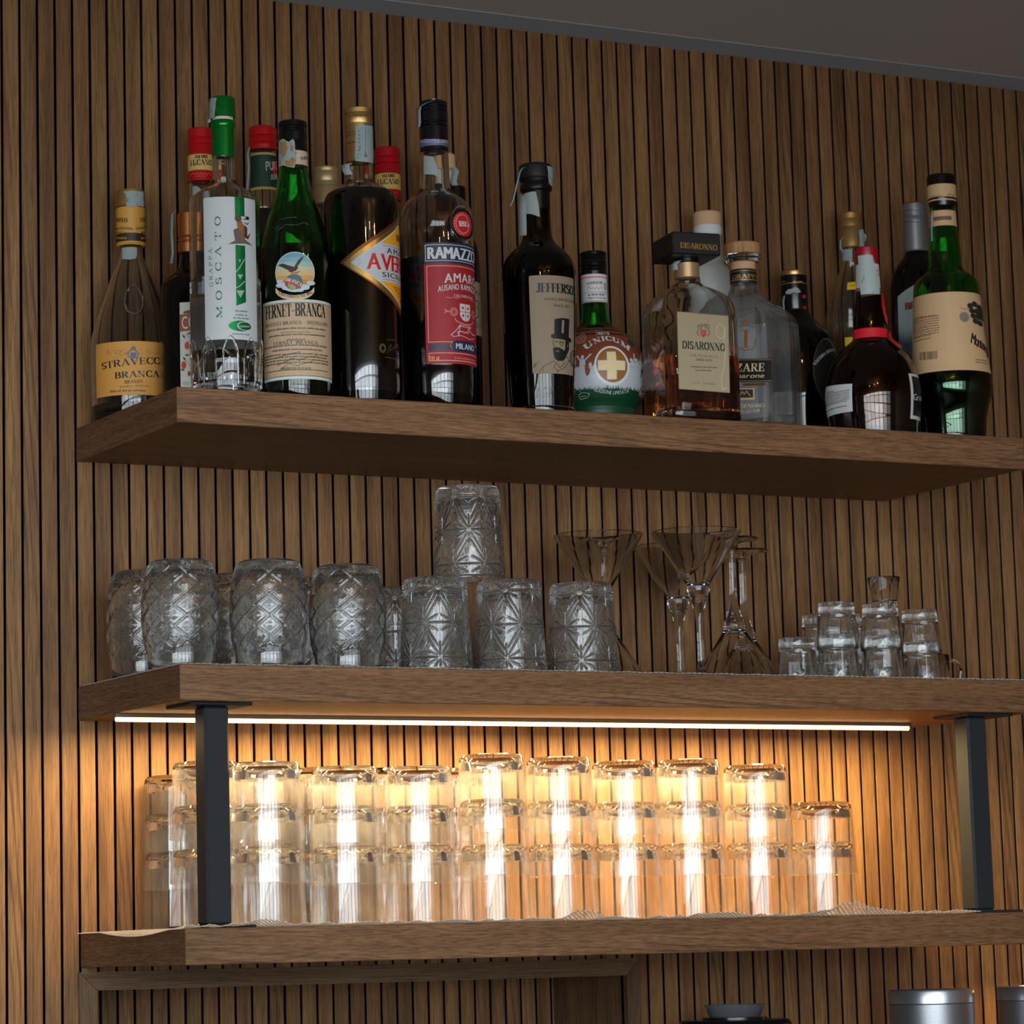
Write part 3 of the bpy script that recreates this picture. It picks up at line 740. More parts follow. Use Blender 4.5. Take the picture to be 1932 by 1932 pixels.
# ---- 2 dark bottle with copper cap
COP = mat('copper_cap', (196,120,70), .33, .8)
b = Bottle(360, 640, -.145, 'dark bottle with a copper cap, behind the white labelled bottle', [(478,17),(500,18),(512,24),(524,41),(536,53),(548,57),(640,58),(752,58)], G_DARK, L_BLACK, 530)
o, cs = b.ringpart('cap', [(403,20.5),(405,22),(447,22),(449,21),(452,22.4),(456,22.4),(458,21),(461,22.2),(478,22.2),(479,19)], COP, ribs=[(.4,.95,44,.03),(.0,.2,36,.03)], n=88)
L = Label(b.surf); L.rect(339, 571, 410, 737, mat('ivory_label', (206,204,190), .6)).up()
BRN = mat('rust_band', (150,78,34), .55); L.poly([(339,594),(410,592),(410,626),(339,626)], BRN); L.poly([(346,588),(380,580),(380,592),(346,592)], mat('rust_dark', (128,56,30), .55)).up()
LB = mat('letter_cream', (226,220,200), .5)
L.text('CORTE', 344, 621, 398, 620, 24, LB, 'sans', sp=.14).up()
LEAF = mat('leaf_green', (44,62,38), .6); BER = mat('berry_red', (196,34,28), .5)
for u, v, a in ((347,635,1.0),(357,629,-.5),(353,670,0),(348,677,.9),(345,698,.3)):
    L.poly([(u-5*math.cos(a),v-5*math.sin(a)),(u+2*math.sin(a),v-2*math.cos(a)),(u+5*math.cos(a),v+5*math.sin(a)),(u-2*math.sin(a),v+2*math.cos(a))], LEAF)
for u, v in ((353,652),(347,689),(372,660),(380,694)): L.ell(u, v, 4.5, 7.5, BER, 16)
L.ell(357, 705, 3, 5, mat('bean_brown', (120,64,30), .6), 12).line([(352,631),(360,640),(352,648)], .7, LEAF).line([(351,680),(358,690)], .7, LEAF)
L.text('40% VOL', 345, 727, 372, 727, 7, mat('pale_blue_ink', (120,140,150), .6), 'sans').build('front_label', b.root)
flap(b.root, [(-.0155,-.012,at(336,402,-.14)[2]-T1),(-.0195,-.012,at(333,408,-.14)[2]-T1),(-.0205,-.011,at(329,440,-.14)[2]-T1),(-.0195,-.011,at(331,480,-.14)[2]-T1),(-.021,-.012,at(329,500,-.14)[2]-T1)], .008, TAX, dirx=(.5,-.8,0))
b.strip([(336,484),(340,482),(340,502),(331,506),(333,492)], TAX, name='tax_strip_end')

# ---- 3 and 9 red capped bitters, two alike
def red_bitter(uc, Y, v0, label):
    d = v0-245
    b = Bottle(uc, 330+d, Y, label, [(343+d,23.5),(350+d,24),(440+d,24.5),(470+d,30),(500+d,44),(530+d,55),(560+d,57),(750,57)], G_CLEAR, L_BLACK, 470+d)
    o, cs = b.ringpart('cap', [(245+d,22),(247+d,24),(262+d,24.2),(264+d,23.6),(268+d,24.2),(274+d,24.2),(276+d,23.5),(279+d,24.2),(345+d,24.6)], REDCAP)
    L = Label(cs, lift=.0002); yb = mat('straw_band', (212,176,96), .5)
    zt, zb = cs.hit(uc, 290+d)[1], cs.hit(uc, 320+d)[1]; L.qrect(-.028, zt, .028, zb, yb); L.up()
    L.text('AMARO', uc-12, 299.5+d, uc+12.5, 299+d, 7.5, INK, wt=.26, sp=.05).text('LUCANO', uc-19, 314+d, uc+20, 312.6+d, 11.5, INK, wt=.2, sp=.04)
    pk = mat('script_pink', (206,96,90), .5)
    L.line([(uc-20+i*2.2, 328+d+2.5*math.sin(i*1.9)) for i in range(19)], 1, pk).line([(uc-12,333+d),(uc+10,333+d)], .8, pk)
    L.build('cap_print', o)
    return b
b = red_bitter(379, -.045, 245, 'red capped bottle behind the green capped bottle at the left end')
b.strip([(364,352),(372,351),(384,362),(383,380),(364,384)], TAX, name='tax_strip_end')
red_bitter(732, -.08, 281, 'red capped bottle behind the shoulder of the orange diamond labelled bottle')

# ---- 4 tall clear spirit with the white upright label
b = Bottle(426, 600, -.255, 'tall clear bottle with green cap and white vertical label at the shelf corner', [(298,20.5),(335,21),(343,24),(352,32),(363,48),(374,62),(382,66.2),(392,67),(540,67),(640,67),(700,66.5),(728,65),(742,63)], G_CLEAR, G_WATER, 531, wall=.0035, base=.016)
o, cs = b.ringpart('cap', [(185,20),(187,23),(193,24),(222,24.3),(224,23)], GRNCAP)
b.ringpart('stopper', [(223,20),(231,20)], mat('cork_pale', (214,190,176), .7))
o, cs2 = b.ringpart('capsule', [(229,21),(231,23),(236,24),(241,23.2),(244,21.3),(297,20.8),(298,20)], GRNCAP)
b.strip([(396.5,188),(401,184.8),(410,184.8),(408,192),(406,222),(396,227)], TAX, surf=cs, lift=.0009, ink=TAXI)
flap(b.root, [(-.013,-.012,at(398,226,-.26)[2]-T1),(-.0165,-.012,at(394,227.5,-.26)[2]-T1)], .006, TAX, dirx=(0,.4,1))
L = Label(b.surf); L.qrect(b.surf.hit(384,375)[0], b.surf.hit(430,371)[1], b.surf.hit(479.5,373)[0], b.surf.hit(430,640)[1], mat('white_label', (184,188,188), .55), .0018)
L.up(); GI = mat('dark_green_ink', (18,92,66), .5)
L.text('MOSCATO', 419.5, 600, 416, 408, 11.5, GI, wt=.1, sp=.62).text('GRAPPA', 402, 541, 400, 469, 7, GI, wt=.1, sp=.5)
q0, q1 = b.surf.hit(443,400)[0], b.surf.hit(461,400)[0]
L.qrect(q0, b.surf.hit(452,371)[1], q1, b.surf.hit(452,408)[1], GRN); L._poly([(q0,b.surf.hit(444,462)[1]),(q0,b.surf.hit(444,577)[1]),(q1,b.surf.hit(461,570)[1]),(q1,b.surf.hit(461,464)[1])], GRN); L.up()
STN = mat('statue_stone', (92,82,78), .7); STB = mat('statue_brown', (136,92,40), .7)
L.poly([(430,461),(447,452),(462,452),(476,464),(462,460),(447,460)], STN).poly([(440,434),(448,430),(456,440),(462,456),(444,457)], STN)
L.poly([(446,418),(456,417),(461,430),(460,447),(452,440),(448,430)], STB).poly([(450,440),(458,438),(464,458),(456,457)], STB).ell(449, 412, 6.5, 6.5, mat('statue_hair', (78,62,50), .7), 16)
L.poly([(460,424),(466,430),(466,446),(472,440),(468,452),(460,448)], INK2).line([(459,414),(464,414),(463,408)], 1.6, INK).line([(461,420),(466,424),(468,420)], 1.6, INK).ell(466.5, 412, 3, 3.5, INK, 12)
for (u, v, n) in ((452,493,2),(453,523,4),(453.5,555,6)):
    for r in range(n):
        for c in range(n-r): L.ell(u+(c-(n-r-1)/2)*2.3, v-n+r*2.2, 1.05, 1.05, W_, 8)
L.line([(443.5,515),(452,505),(461,489)], 1.3, W_).line([(443.5,544),(452,540),(461,531)], 1.3, W_)
L.small(444, 466, 588, 3.2, GI, 2, 2.2, 3).small(440, 468, 601, 3.2, GI, 1, 2, 4).ell(452, 615, 21, 10, GRN, 30).up().ring(461, 615.5, 14, 8.5, 2, W_, 26, 40, 320).text('CASTELLO', 451, 618, 470, 618, 3.6, W_, wt=.2).small(438, 470, 631, 2.4, GI, 1, 2, 8)
L.build('front_label', b.root)
Lb = Label(b.surf, lift=.0003)           # plain back label seen through the glass
qb = math.pi*b.surf.ref
Lb.qrect(qb-.072, b.surf.hit(430,540)[1], qb+.072, b.surf.hit(430,640)[1], mat('grey_back_label', (150,152,152), .7)); Lb.build('back_label', b.root)
for k in range(10):                       # pointed arches moulded round the foot
    a0 = 2*math.pi*k/10+.12; R = b.surf.ref; pts = []
    for t in (-1, -1, -.86, -.5, 0, .5, .86, 1, 1): pts.append(t)
    zs_ = [.010, .045, .053, .060, .064, .060, .053, .045, .010]
    MB().tube([(lambda q: b.surf.pos(q, b.zs+zz, .0002))(a0*R+t*.0085) for t, zz in zip(pts, zs_)], .0013, 6).build('arch_moulding', [G_CLEAR], b.root)

# ---- 5 red capped bottle with the dark green neck label
b = Bottle(497, 330, -.105, 'bottle with red cap and dark green neck label, behind the green glass bottle', [(285,24),(290,25),(330,25.5),(357,27),(366,28),(375,27.5),(390,29),(400,32),(430,46),(460,55),(480,57),(760,57)], G_CLEAR, L_RED, 399)
o, cs = b.ringpart('cap', [(241,22),(243,25.5),(247,26.5),(258,26.5),(260,25.6),(263,26.5),(271,27),(274,26),(277,27),(285,26.6)], REDCAP)
L = Label(b.surf); gl = mat('bottle_green_label', (10,52,38), .5); gb = mat('khaki_border', (170,150,88), .5); su = b.surf
L.qrect(-.04, su.hit(498,287)[1], .045, su.hit(498,357)[1], gb); L.up().qrect(-.041, su.hit(498,291.5)[1], .046, su.hit(498,352)[1], gl).up()
L.poly([(511,306),(520,304),(534,304),(534,345),(524,345),(515,330)], RED).up()
L.text('PUNT', 502, 322, 537, 321, 18, W_, 'sans', sp=.1).text('AMES', 510, 339, 536, 339, 11, W_, wt=.12).build('neck_label', b.root)
flap(b.root, [(-.0165,-.010,at(466,276,-.11)[2]-T1),(-.0185,-.010,at(468.5,290,-.11)[2]-T1),(-.0175,-.010,at(471,315,-.11)[2]-T1),(-.0195,-.010,at(467,352,-.11)[2]-T1),(-.020,-.010,at(466,364,-.11)[2]-T1)], .006, TAX, dirx=(.6,-.7,0))

# ---- 6 green bottle with eagle emblem
b = Bottle(559.5, 640, -.253, 'green glass bottle with black cap and an eagle on its round label', [(313,26.5),(325,27.5),(341,30.5),(368,36),(395,45),(422,54),(449,61),(475,64.5),(500,65.5),(640,65.5),(730,65.5),(748,63)], G_GREEN, mat('green_black_liqueur', (3,20,6), .12, spec=.5), 471)
o, cs = b.ringpart('cap', [(231,25),(233,27),(240,27.2),(241.5,26.6),(243.5,27.2),(246,26.6),(248,27.2),(251,26.6),(253,27.2),(268,27.3),(271,26.4),(274,27.3),(289,27.6)], BLKCAP)
o, cs2 = b.ringpart('neck_band', [(289.5,27.4),(315,27.8),(316,26.9)], mat('pinkish_band', (196,172,154), .6))
L = Label(cs2, lift=.0002); L.text('FERNET', 568, 302, 590, 301, 6, INK, wt=.2, sp=.03).small(560, 582, 312, 3, INK, 1).ring(560, 302, 6, 6, 2, mat('salmon', (208,150,120), .6)).build('neck_print', o)
b.strip([(528,266),(535,262),(545,268),(553,262),(556,268),(557,290),(560,300),(555,317),(545,315),(537,313),(529,300),(527,280)], TAX, surf=cs2, ink=TAXI, lift=.0009)
L = Label(cs2, lift=.0012); L.poly([(530,270),(540,266),(543,280),(539,296),(531,290)], TAXB).poly([(548,274),(554,276),(552,288),(548,284)], TAXB).poly([(538,302),(545,304),(552,296),(558,302),(553,315),(540,313)], TAXB).build('tax_strip_residue', b.root)
S = b.surf; L = Label(S)
L.ell(556.5, 513, 37, 38, W_, 48); L.up()
# sky of the emblem: bands of printed colour
cols = [(100,150,170),(122,166,176),(150,180,172),(186,186,150),(206,176,120),(206,150,84),(196,124,60),(160,172,178)]
for i, c in enumerate(cols):
    a = math.degrees(math.asin(max(-1, min(1, 1-i*.235)))); a2 = math.degrees(math.asin(max(-1, 1-(i+1)*.235))) if i < 7 else -90
    (q, z), (q1, _), (_, z1) = S.hit(556.5,513), S.hit(592,513), S.hit(556.5,476.5)
    A = arc(q, z, q1-q, z1-z, a2, a, 8); Bq = [(2*q-x, y) for x, y in reversed(A)]
    L._poly(A+Bq, mat('emblem_sky_%s' % 'abcdefgh'[i], c, .6))
L.up(); EA = mat('eagle_brown', (58,36,36), .6); CL = mat('emblem_cloud', (186,198,204), .6); GLB = mat('globe_teal', (72,104,112), .6)
for u, v, r in ((530,538,9),(540,543,8),(575,542,9),(586,534,8),(553,546,9),(566,547,7),(528,531,6)): L.ell(u, v, r, r*.55, CL, 16)
L.up().ell(554.5, 532, 16.5, 15, GLB, 28).up()
L.poly([(538,540),(540,526),(556,528),(569,540),(566,546),(555,536)], RED).poly([(541,536),(546,533),(557,540),(560,546),(550,548)], mat('globe_green', (150,156,90), .6)).up()
L.text('BRANCA', 539.5, 531, 567, 541, 6.5, W_, wt=.22, sp=.03, sag=2)
L.poly([(525,500.5),(534,497.5),(548,502),(556,504),(558,510),(553,513),(544,510),(534,505)], EA).poly([(556,502),(562,492),(568,486),(573,484),(568,493),(561,503),(563,505),(558,511),(553,512)], EA).poly([(544,513),(553,505),(558,509),(552,514)], EA).poly([(549,514),(560,512),(564,516),(556,518),(550,518)], mat('claw_orange', (196,120,70), .6)).line([(556,516),(566,512)], 1.2, EA)
# ribbon under the emblem
L.up(); (q, z), (q1, _), (_, z1) = S.hit(556.5,498), S.hit(591,498), S.hit(556.5,448.5)
def ribbon(L, S, pts_top, hpx, m):
    Q = [S.hit(u, v) for u, v in pts_top]; Q2 = [S.hit(u, v+hpx) for u, v in pts_top]
    for i in range(len(Q)-1): L._poly([Q[i], Q2[i], Q2[i+1], Q[i+1]], m)
arcp = [(521,543),(526,549),(534,553.5),(545,556),(556,557),(568,556),(579,553),(587,548.5),(592,542)]
ribbon(L, S, arcp, 9.5, W_); L.up(); ribbon(L, S, [(u, v+1) for u, v in arcp], 7.5, mat('ribbon_buff', (214,178,128), .6)); L.up()
L.text('CASA FONDATA NEL 1845', 526, 555, 588, 554, 5.6, INK, wt=.2, sp=.05, sag=-9.5)
L.lay = .00025; PAP = mat('speckled_buff', (186,160,128), .65)
zt, zb = S.hit(560,564.5)[1], S.hit(560,715)[1]; q0, q1 = S.hit(496.5,575)[0], S.hit(623.5,577)[0]
L.qrect(q0, zt, q1, zb, mat('pale_border', (196,200,192), .6)); L.up().qrect(q0+.0007, zt-.0034, q1-.0007, zb+.0034, INK).up().qrect(q0+.0007, zt-.0040, q1-.0007, zb+.0040, PAP).up()
rnd = random.Random(4); OR = mat('speckle_orange', (206,146,84), .65); GY = mat('speckle_grey', (166,150,136), .65)
for i in range(900):
    q = rnd.uniform(q0+.002, q1-.002); z = rnd.uniform(zb+.005, zt-.005); r = rnd.uniform(.0004, .0010)
    L._poly([(q-r, z), (q, z-r*.6), (q+r, z), (q, z+r*.6)], OR if rnd.random() < .6 else GY)
L.up().text('FERNET-BRANCA', 503, 604, 612.5, 600.5, 25, INK, wt=.2, sp=.04)
L.text('FRATELLI BRANCA - DISTILLERIE', 502, 619.5, 617, 617, 6.6, mat('grey_ink', (84,76,70), .6), wt=.17).small(505, 614, 627, 3.4, INK, 1, 2, 21).line([(530,628),(585,627)], .8, INK)
L.small(508, 612, 638, 3.2, INK, 1, 2, 22).line([(541+i*1.4, 641+1.8*math.sin(i*1.3)-i*.02) for i in range(26)], 1, INK).text('FERNET BRANCA', 517, 652.5, 599, 650.5, 6.4, mat('grey_ink'), wt=.17, sp=.14)
L.small(500, 617, 660.5, 3.2, INK, 1, 2, 23).small(515, 606, 664.5, 3.2, INK, 1, 2, 24).small(500, 618, 677, 3.2, INK, 4, 1.7, 25)
L.line([(520,677),(540,670),(566,664)], 1.1, INK).line([(524,690),(540,682),(552,676),(565,680),(580,674),(598,672)], 1.1, INK).line([(527,700),(545,686),(560,690),(590,682)], .9, INK)
L.text('PRODOTTO IN ITALIA', 531, 698.5, 586, 697.5, 4.6, INK, wt=.17, sp=.12).small(503, 616, 705.5, 2.4, INK2, 1, 2, 27).build('front_label', b.root)
# embossed signature on the shoulder
for pts in ([(519,432),(530,426),(545,424),(560,425),(575,420),(582,424)], [(526,416),(545,411),(560,410)], [(522,436),(535,428)]):
    MB().tube([S.pos(*S.hit(u, v), .0002) for u, v in pts], .0006, 6).build('embossed_script', [G_GREEN], b.root)

# ---- 7 gold capped bottle behind
b = Bottle(615.5, 360, -.085, 'gold capped bottle between the green glass bottle and the tall dark bottle', [(386,22),(392,22),(430,23),(455,32),(480,45),(520,50),(750,50)], G_CLEAR, mat('pale_liqueur', (120,110,100), .2, trans=.6), 440)
b.ringpart('cap', [(317,22),(318.5,24.2),(322,24.6),(326,24),(329,24.6),(343,24.8),(346,24.2),(349,24.9),(352,24.9),(354,24.2),(357,24.8),(386,24.4),(388,22.5)], mat('champagne_cap', (196,170,124), .4, .6))

# ---- 8 tall black bottle with the diamond label
b = Bottle(684, 550, -.247, 'tall dark bottle with a gold cap and an orange and white diamond label', [(306,22.5),(312,23),(340,23.5),(347,30),(355,44),(363,57),(370,65.5),(380,69.5),(395,70.6),(560,71),(735,71),(750,69)], G_CLEAR, L_BLACK, 365.5, wall=.0025)
o, cs = b.ringpart('cap', [(207,25),(208,26.4),(216,26.4),(217.5,25.4),(225,25.6),(226,26.2),(236,26.2),(237,25.2),(306,25.2),(308,23.5)], GOLDCAP, n=120, ribs=[(.9,.985,60,.03),(.71,.80,60,.03)])
L = Label(cs, lift=.0002); zz = lambda v: cs.hit(680, v)[1]
for v in (247, 252): L.qrect(-.03, zz(v), .03, zz(v+1.2), INK2)
L.text('AVERNA', 659, 286, 696, 285, 7.5, RED, 'sans', sp=.08).small(657, 672, 272, 5, INK2).build('cap_print', o)
b.strip([(672,238),(704.5,239.5),(704,309.5),(688,306),(671,304)], TAX, surf=cs, ink=TAXI, lift=.0009)
L = Label(cs, lift=.0011); L.line([(689,240),(689,280),(687,302)], .9, TAXI).poly([(689,286),(693,304),(685,304)], TAXI)
for i, ch in enumerate('08946377'): L.text(ch, 680, 250+i*7.2, 680, 246+i*7.2, 4.5, TAXI, 'sans')
L.build('tax_print', b.root)
flap(b.root, [(-.012,-.012,at(657,309,-.25)[2]-T1),(-.0165,-.012,at(650,312,-.25)[2]-T1),(-.0155,-.013,at(652,322,-.25)[2]-T1),(-.0125,-.014,at(657,331,-.25)[2]-T1)], .010, TAX, dirx=(.9,-.3,0))
S = b.surf; L = Label(S)
qc, zc_ = S.hit(752, 500); qc = S.ref*1.35
ql = S.hit(648, 497)[0]; zl = S.hit(648,497)[1]; zt_, zb_ = zl+.057, zl-.056
def dia(k, m, dy=0): 
    qa = qc-(qc-ql)*k; L._poly([(qa, zl+dy), (qc, zl-(zl-zb_)*k+dy), (2*qc-qa, zl+dy), (qc, zl+(zt_-zl)*k+dy)], m)
dia(1.06, mat('bronze_edge', (120,70,36), .4, .7), .0012); L.up(); dia(1.0, GOLDF); L.up(); dia(.885, W_); L.up(); dia(.855, mat('saffron', (226,150,20), .55)); L.up()
k = .855; qa = qc-(qc-ql)*k
for zh, zlw, m in ((.0232, -.0218, mat('silver_band', (180,184,190), .5)),):
    f = lambda dz: qc-(qc-qa)*(1-abs(dz)/((zt_-zl)*k if dz > 0 else (zl-zb_)*k))
    L._poly([(qa, zl), (f(zlw), zl+zlw), (2*qc-f(zlw), zl+zlw), (2*qc-qa, zl), (2*qc-f(zh), zl+zh), (f(zh), zl+zh)], m)
L.up(); sc_ = .6e-3
L.qt('AMARO', qc-.001, zl+.0120, .054, .0066, INK, 'sans', sp=.28, bold=.02)
for dq, m in ((.0009, CREAM), (0, RED)):
    L.qt('AVERNA', qc-.0080+dq, zl-.0085-dq, .090, .0190, m, 'sans', sp=.06, bold=.045); L.up()
L.qt('SICILIANO', qc, zl-.0165, .070, .0056, INK, 'sans', sp=.22, bold=.02); L.qt('1868', qc-.001, zl+.0300, .018, .007, INK2, 'serif')
for dz in (.0205, -.0195): L._poly([(qc-.034, zl+dz), (qc+.034, zl+dz), (qc+.034, zl+dz+.0004), (qc-.034, zl+dz+.0004)], mat('grey_ink', (84,76,70), .6))
gr = mat('grey_pattern', (156,160,168), .6)
for r in (.0028, .0042, .0055): 
    A = arc(ql+.0155, zl+.0005, r, r, 0, 360, 24); 
    for a_, b_ in zip(A[:-1], A[1:]): L.qline([a_, b_], .00018, gr)
for i in range(18):
    for j in range(14):
        q = ql+.012+i*.0017; z = zl-.015+j*.0022
        if abs(z-zl) < (q-ql-.0075)*.62 and q < qc-.022 and (i+j) % 2 and math.hypot(q-ql-.0155, z-zl) > .0062: L._poly([(q-.0002, z), (q, z-.0002), (q+.0002, z), (q, z+.0002)], gr)
for i in range(4): 
    wd = .019-i*.0042; x = qc-wd
    rnd = random.Random(i+40)
    while x < qc+wd: L._poly([(x, zl-.0275-i*.0030), (x+.0004, zl-.0275-i*.0030), (x+.0004, zl-.0260-i*.0030), (x, zl-.0260-i*.0030)], INK2); x += rnd.choice((.0008, .0008, .0016))
L._poly([(qc-.003, zl-.043), (qc+.002, zl-.042), (qc+.003, zl-.038), (qc-.001, zl-.0385), (qc-.0005, zl-.041)], INK)
L.lay = .0003; gp = mat('dull_gold_print', (96,78,46), .5, .4)
q, z = S.hit(722, 657)
for r in (.0052, .0042, .003): 
    A = arc(q, z, r*.8, r, 0, 360, 22)
    for a_, b_ in zip(A[:-1], A[1:]): L.qline([a_, b_], .00035, gp)
L.qline([S.hit(u, v) for u, v in ((730,667),(734,653),(738,650),(735,662),(744,655),(750,650),(752,660))], .00035, gp); L.qline([S.hit(729,641), S.hit(745,642)], .0004, gp); L.qline([S.hit(726,674), S.hit(748,678)], .0004, gp)
L.build('front_label', b.root)

# ---- 10 clear bottle with the red label and round seal
b = Bottle(826, 550, -.247, 'clear bottle with navy capsule, red front label and round red seal', [(284,26.5),(300,27),(350,28.5),(362,31),(372,43),(381,55),(390,63),(402,68),(420,70),(560,70),(690,70),(698,68.5),(706,69),(745,68),(766,64)], G_CLEAR, L_BLACK, 493, wall=.003)
NAVY = mat('navy_label', (30,40,66), .45)
o, cs = b.ringpart('cap', [(193,24),(195,26.5),(203,27),(204,26.4),(206,27),(211,27),(212,26.4),(214,27),(232,27),(233,26.2),(236,27),(239,27),(240,26),(243,27),(286,26.8),(288,25.5)], mat('navy_capsule', (15,16,24), .2))
L = Label(cs, lift=.0002); sb = mat('silver_blue', (104,112,146), .4, .3); L.qrect(-.045, cs.hit(816,262)[1], .045, cs.hit(816,274)[1], sb); L.up()
L.text('RAMAZZOTTI', 786, 271, 823, 270.2, 6.5, W_, 'sans', sp=.06).text('RAMAZ', 826, 270.2, 846, 271.5, 6.5, W_, 'sans', sp=.06).build('cap_print', o)
flap(b.root, [(.000,-.0165,at(818,190.5,-.26)[2]-T1),(-.010,-.014,at(800,193,-.26)[2]-T1),(-.0162,-.010,at(789,197,-.26)[2]-T1),(-.0172,-.010,at(788,205,-.26)[2]-T1),(-.0172,-.010,at(787.5,225,-.26)[2]-T1),(-.0180,-.010,at(786,234,-.26)[2]-T1)], .008, TAX, dirx=(.55,-.8,0))
b.strip([(800,294),(818,296),(825,318),(827,334),(819,330),(800,329)], TAX, name='tax_strip_end')
S = b.surf; L = Label(S, step=.0028)
q0 = S.hit(802, 560)[0]; q1 = q0+.1010; zt = S.hit(826,457)[1]; zm = S.hit(826,497)[1]; zb = S.hit(826,686)[1]
RL = mat('crimson_label', (152,22,32), .6)
L.qrect(q0-.0005, zt, q1, zm, NAVY).qrect(q0-.0005, zm, q1, zb, RL); L.up()
def frame(x0, z1, x1, z0, h, m): L.qline([(x0, z0), (x0, z1)], h, m); L.qline([(x0, z1), (x1, z1)], h, m); L.qline([(x0, z0), (x1, z0)], h, m); L.qline([(x1, z0), (x1, z1)], h, m)
frame(q0+.0018, zt-.0028, q1-.002, zm+.0034, .00035, W_); frame(q0+.003, zm-.0028, q1-.003, S.hit(826,645)[1], .00025, CREAM); frame(q0+.003, S.hit(826,666)[1], q1-.003, zb+.0036, .00025, CREAM)
L.qrect(q0+.003, S.hit(826,649)[1], q1-.003, S.hit(826,661)[1], NAVY); L.up()
qm = (q0+q1)/2
L.qt('RAMAZZOTTI', qm, zm+.0056, .091, .0138, W_, 'sans', sp=.05, bold=.06)
L.qt('AMARO', qm, S.hit(826,534)[1], .054, .0105, W_, 'sans', sp=.16, bold=.03, sag=.002)
z = S.hit(826,548)[1]; L.qt('AUSANO RAMAZZOTTI', qm, z-.002, .070, .0066, W_, 'sans', sp=.12, bold=.02, sag=.004); z = S.hit(826,558)[1]; L.qt('CASA FONDATA NEL', qm, z-.001, .032, .0032, W_, 'sans', sp=.12)
SH = mat('shield_white', (196,190,186), .6); PK = mat('rose_print', (208,130,130), .5)
z = S.hit(826,588)[1]; L._poly([(qm-.0085,z+.0105),(qm+.0085,z+.0105),(qm+.0085,z-.004),(qm+.005,z-.0085),(qm,z-.0105),(qm-.005,z-.0085),(qm-.0085,z-.004)], SH); L.up()
L.qline([(qm, z+.0105), (qm, z-.0105)], .0003, RL); L.qline([(qm-.0085, z+.001), (qm+.0085, z+.001)], .0003, RL)
for dq, dz in ((-.0042,.0055),(.0042,.0055),(-.0040,-.0035),(.0040,-.0035)): L._poly(arc(qm+dq, z+dz, .0016, .0018, 0, 360, 5)[:-1], RL)
for sg in (-1, 1):
    for r in (.0048, .0036, .0022):
        A = arc(qm+sg*.0165, z, r, r, 0, 360, 20)
        for a_, c_ in zip(A[:-1], A[1:]): L.qline([a_, c_], .0003, PK)
    L.qline([(qm+sg*.0215, z), (qm+sg*.027, z+.001)], .0005, PK); L.qline([(qm+sg*.0245, z+.0004), (qm+sg*.028, z+.003)], .0004, PK); L.qline([(qm+sg*.0245, z+.0004), (qm+sg*.028, z-.0015)], .0004, PK)
    L.qline([(qm+sg*(.0085+.0022*i), z+.0165+.0006*math.sin(i*2)) for i in range(9)], .0003, PK)
L.qline([(qm-.0155, z-.0075), (qm-.014, z-.0105), (qm-.009, z-.0125), (qm, z-.0140), (qm+.009, z-.0125), (qm+.014, z-.0105), (qm+.0155, z-.0075)], .0006, PK)
L.qt('SPECIALITA', qm, z-.0175, .020, .0028, W_, 'sans', sp=.1)
z = S.hit(826,627)[1]
L.qline([(qm-.021,z-.003),(qm-.014,z+.003),(qm-.009,z+.0095),(qm-.011,z-.004),(qm-.0125,z+.001),(qm-.006,z+.002),(qm-.003,z+.0005),(qm,z+.002),(qm+.003,z),(qm+.004,z+.007),(qm+.007,z+.008),(qm+.006,z+.003),(qm+.010,z+.002),(qm+.013,z),(qm+.018,z+.001),(qm+.022,z)], .0004, W_)
L.qline([(qm-.021,z-.003),(qm-.018,z-.005),(qm-.008,z-.003),(qm+.006,z-.006),(qm+.017,z-.004)], .0003, W_)
z = S.hit(826,652)[1]; L._poly([(qm-.022,z-.0005),(qm-.018,z+.0065),(qm+.018,z+.0065),(qm+.022,z-.0005),(qm+.018,z-.007),(qm-.018,z-.007)], NAVY); L.qline([(qm-.018,z+.006),(qm-.022,z-.0003),(qm-.018,z-.0065)], .0003, GOLDP); L.up(); L.qt('MILANO', qm, z-.0035, .030, .0066, W_, 'sans', sp=.16, bold=.03)
L.text('100 cl', 810, 679, 828, 679.5, 7.5, GOLDP, 'sans', sp=.06); rnd = random.Random(3); qx = qm-.017
z = S.hit(826,677)[1]
while qx < qm+.02: L._poly([(qx, z), (qx+.0005, z), (qx+.0005, z+.0022), (qx, z+.0022)], PK); qx += rnd.choice((.0008, .0008, .0017))
L.build('front_label', b.root)
L = Label(S, step=.002, lift=.0022)       # the raised round seal
L.ell(868, 422, 21, 28, mat('seal_black', (18,24,22), .3), 40); L.up().ell(869.5, 423, 16.5, 23, RED, 40).up()
L.ring(869.5, 423, 11.5, 17.5, .5, W_).text('1815', 864-.5, 427.5, 882, 429, 10.5, W_, wt=.2, sp=.03)
for i in range(22):
    a = 2*math.pi*i/22; u, v = 869.5+14*math.cos(a), 423-20*math.sin(a); L.line([(u-.6, v-.9), (u+.6, v+.9)], 1.6, PK)
L.build('round_seal', b.root)
q, z = (S.hit(847, 422)[0]+S.hit(889, 422)[0])/2, S.hit(867, 422)[1]
MB().tube([S.pos(q+.0165*math.cos(t), z+.0215*math.sin(t), .0006) for t in [2*math.pi*i/40 for i in range(40)]], .0016, 6, closed=True).build('seal_moulding', [G_CLEAR], b.root)
flap(b.root, [(.0,-.0165,at(824,190,-.26)[2]-T1),(.0015,-.0165,at(824.5,187,-.26)[2]-T1)], .004, TAX)

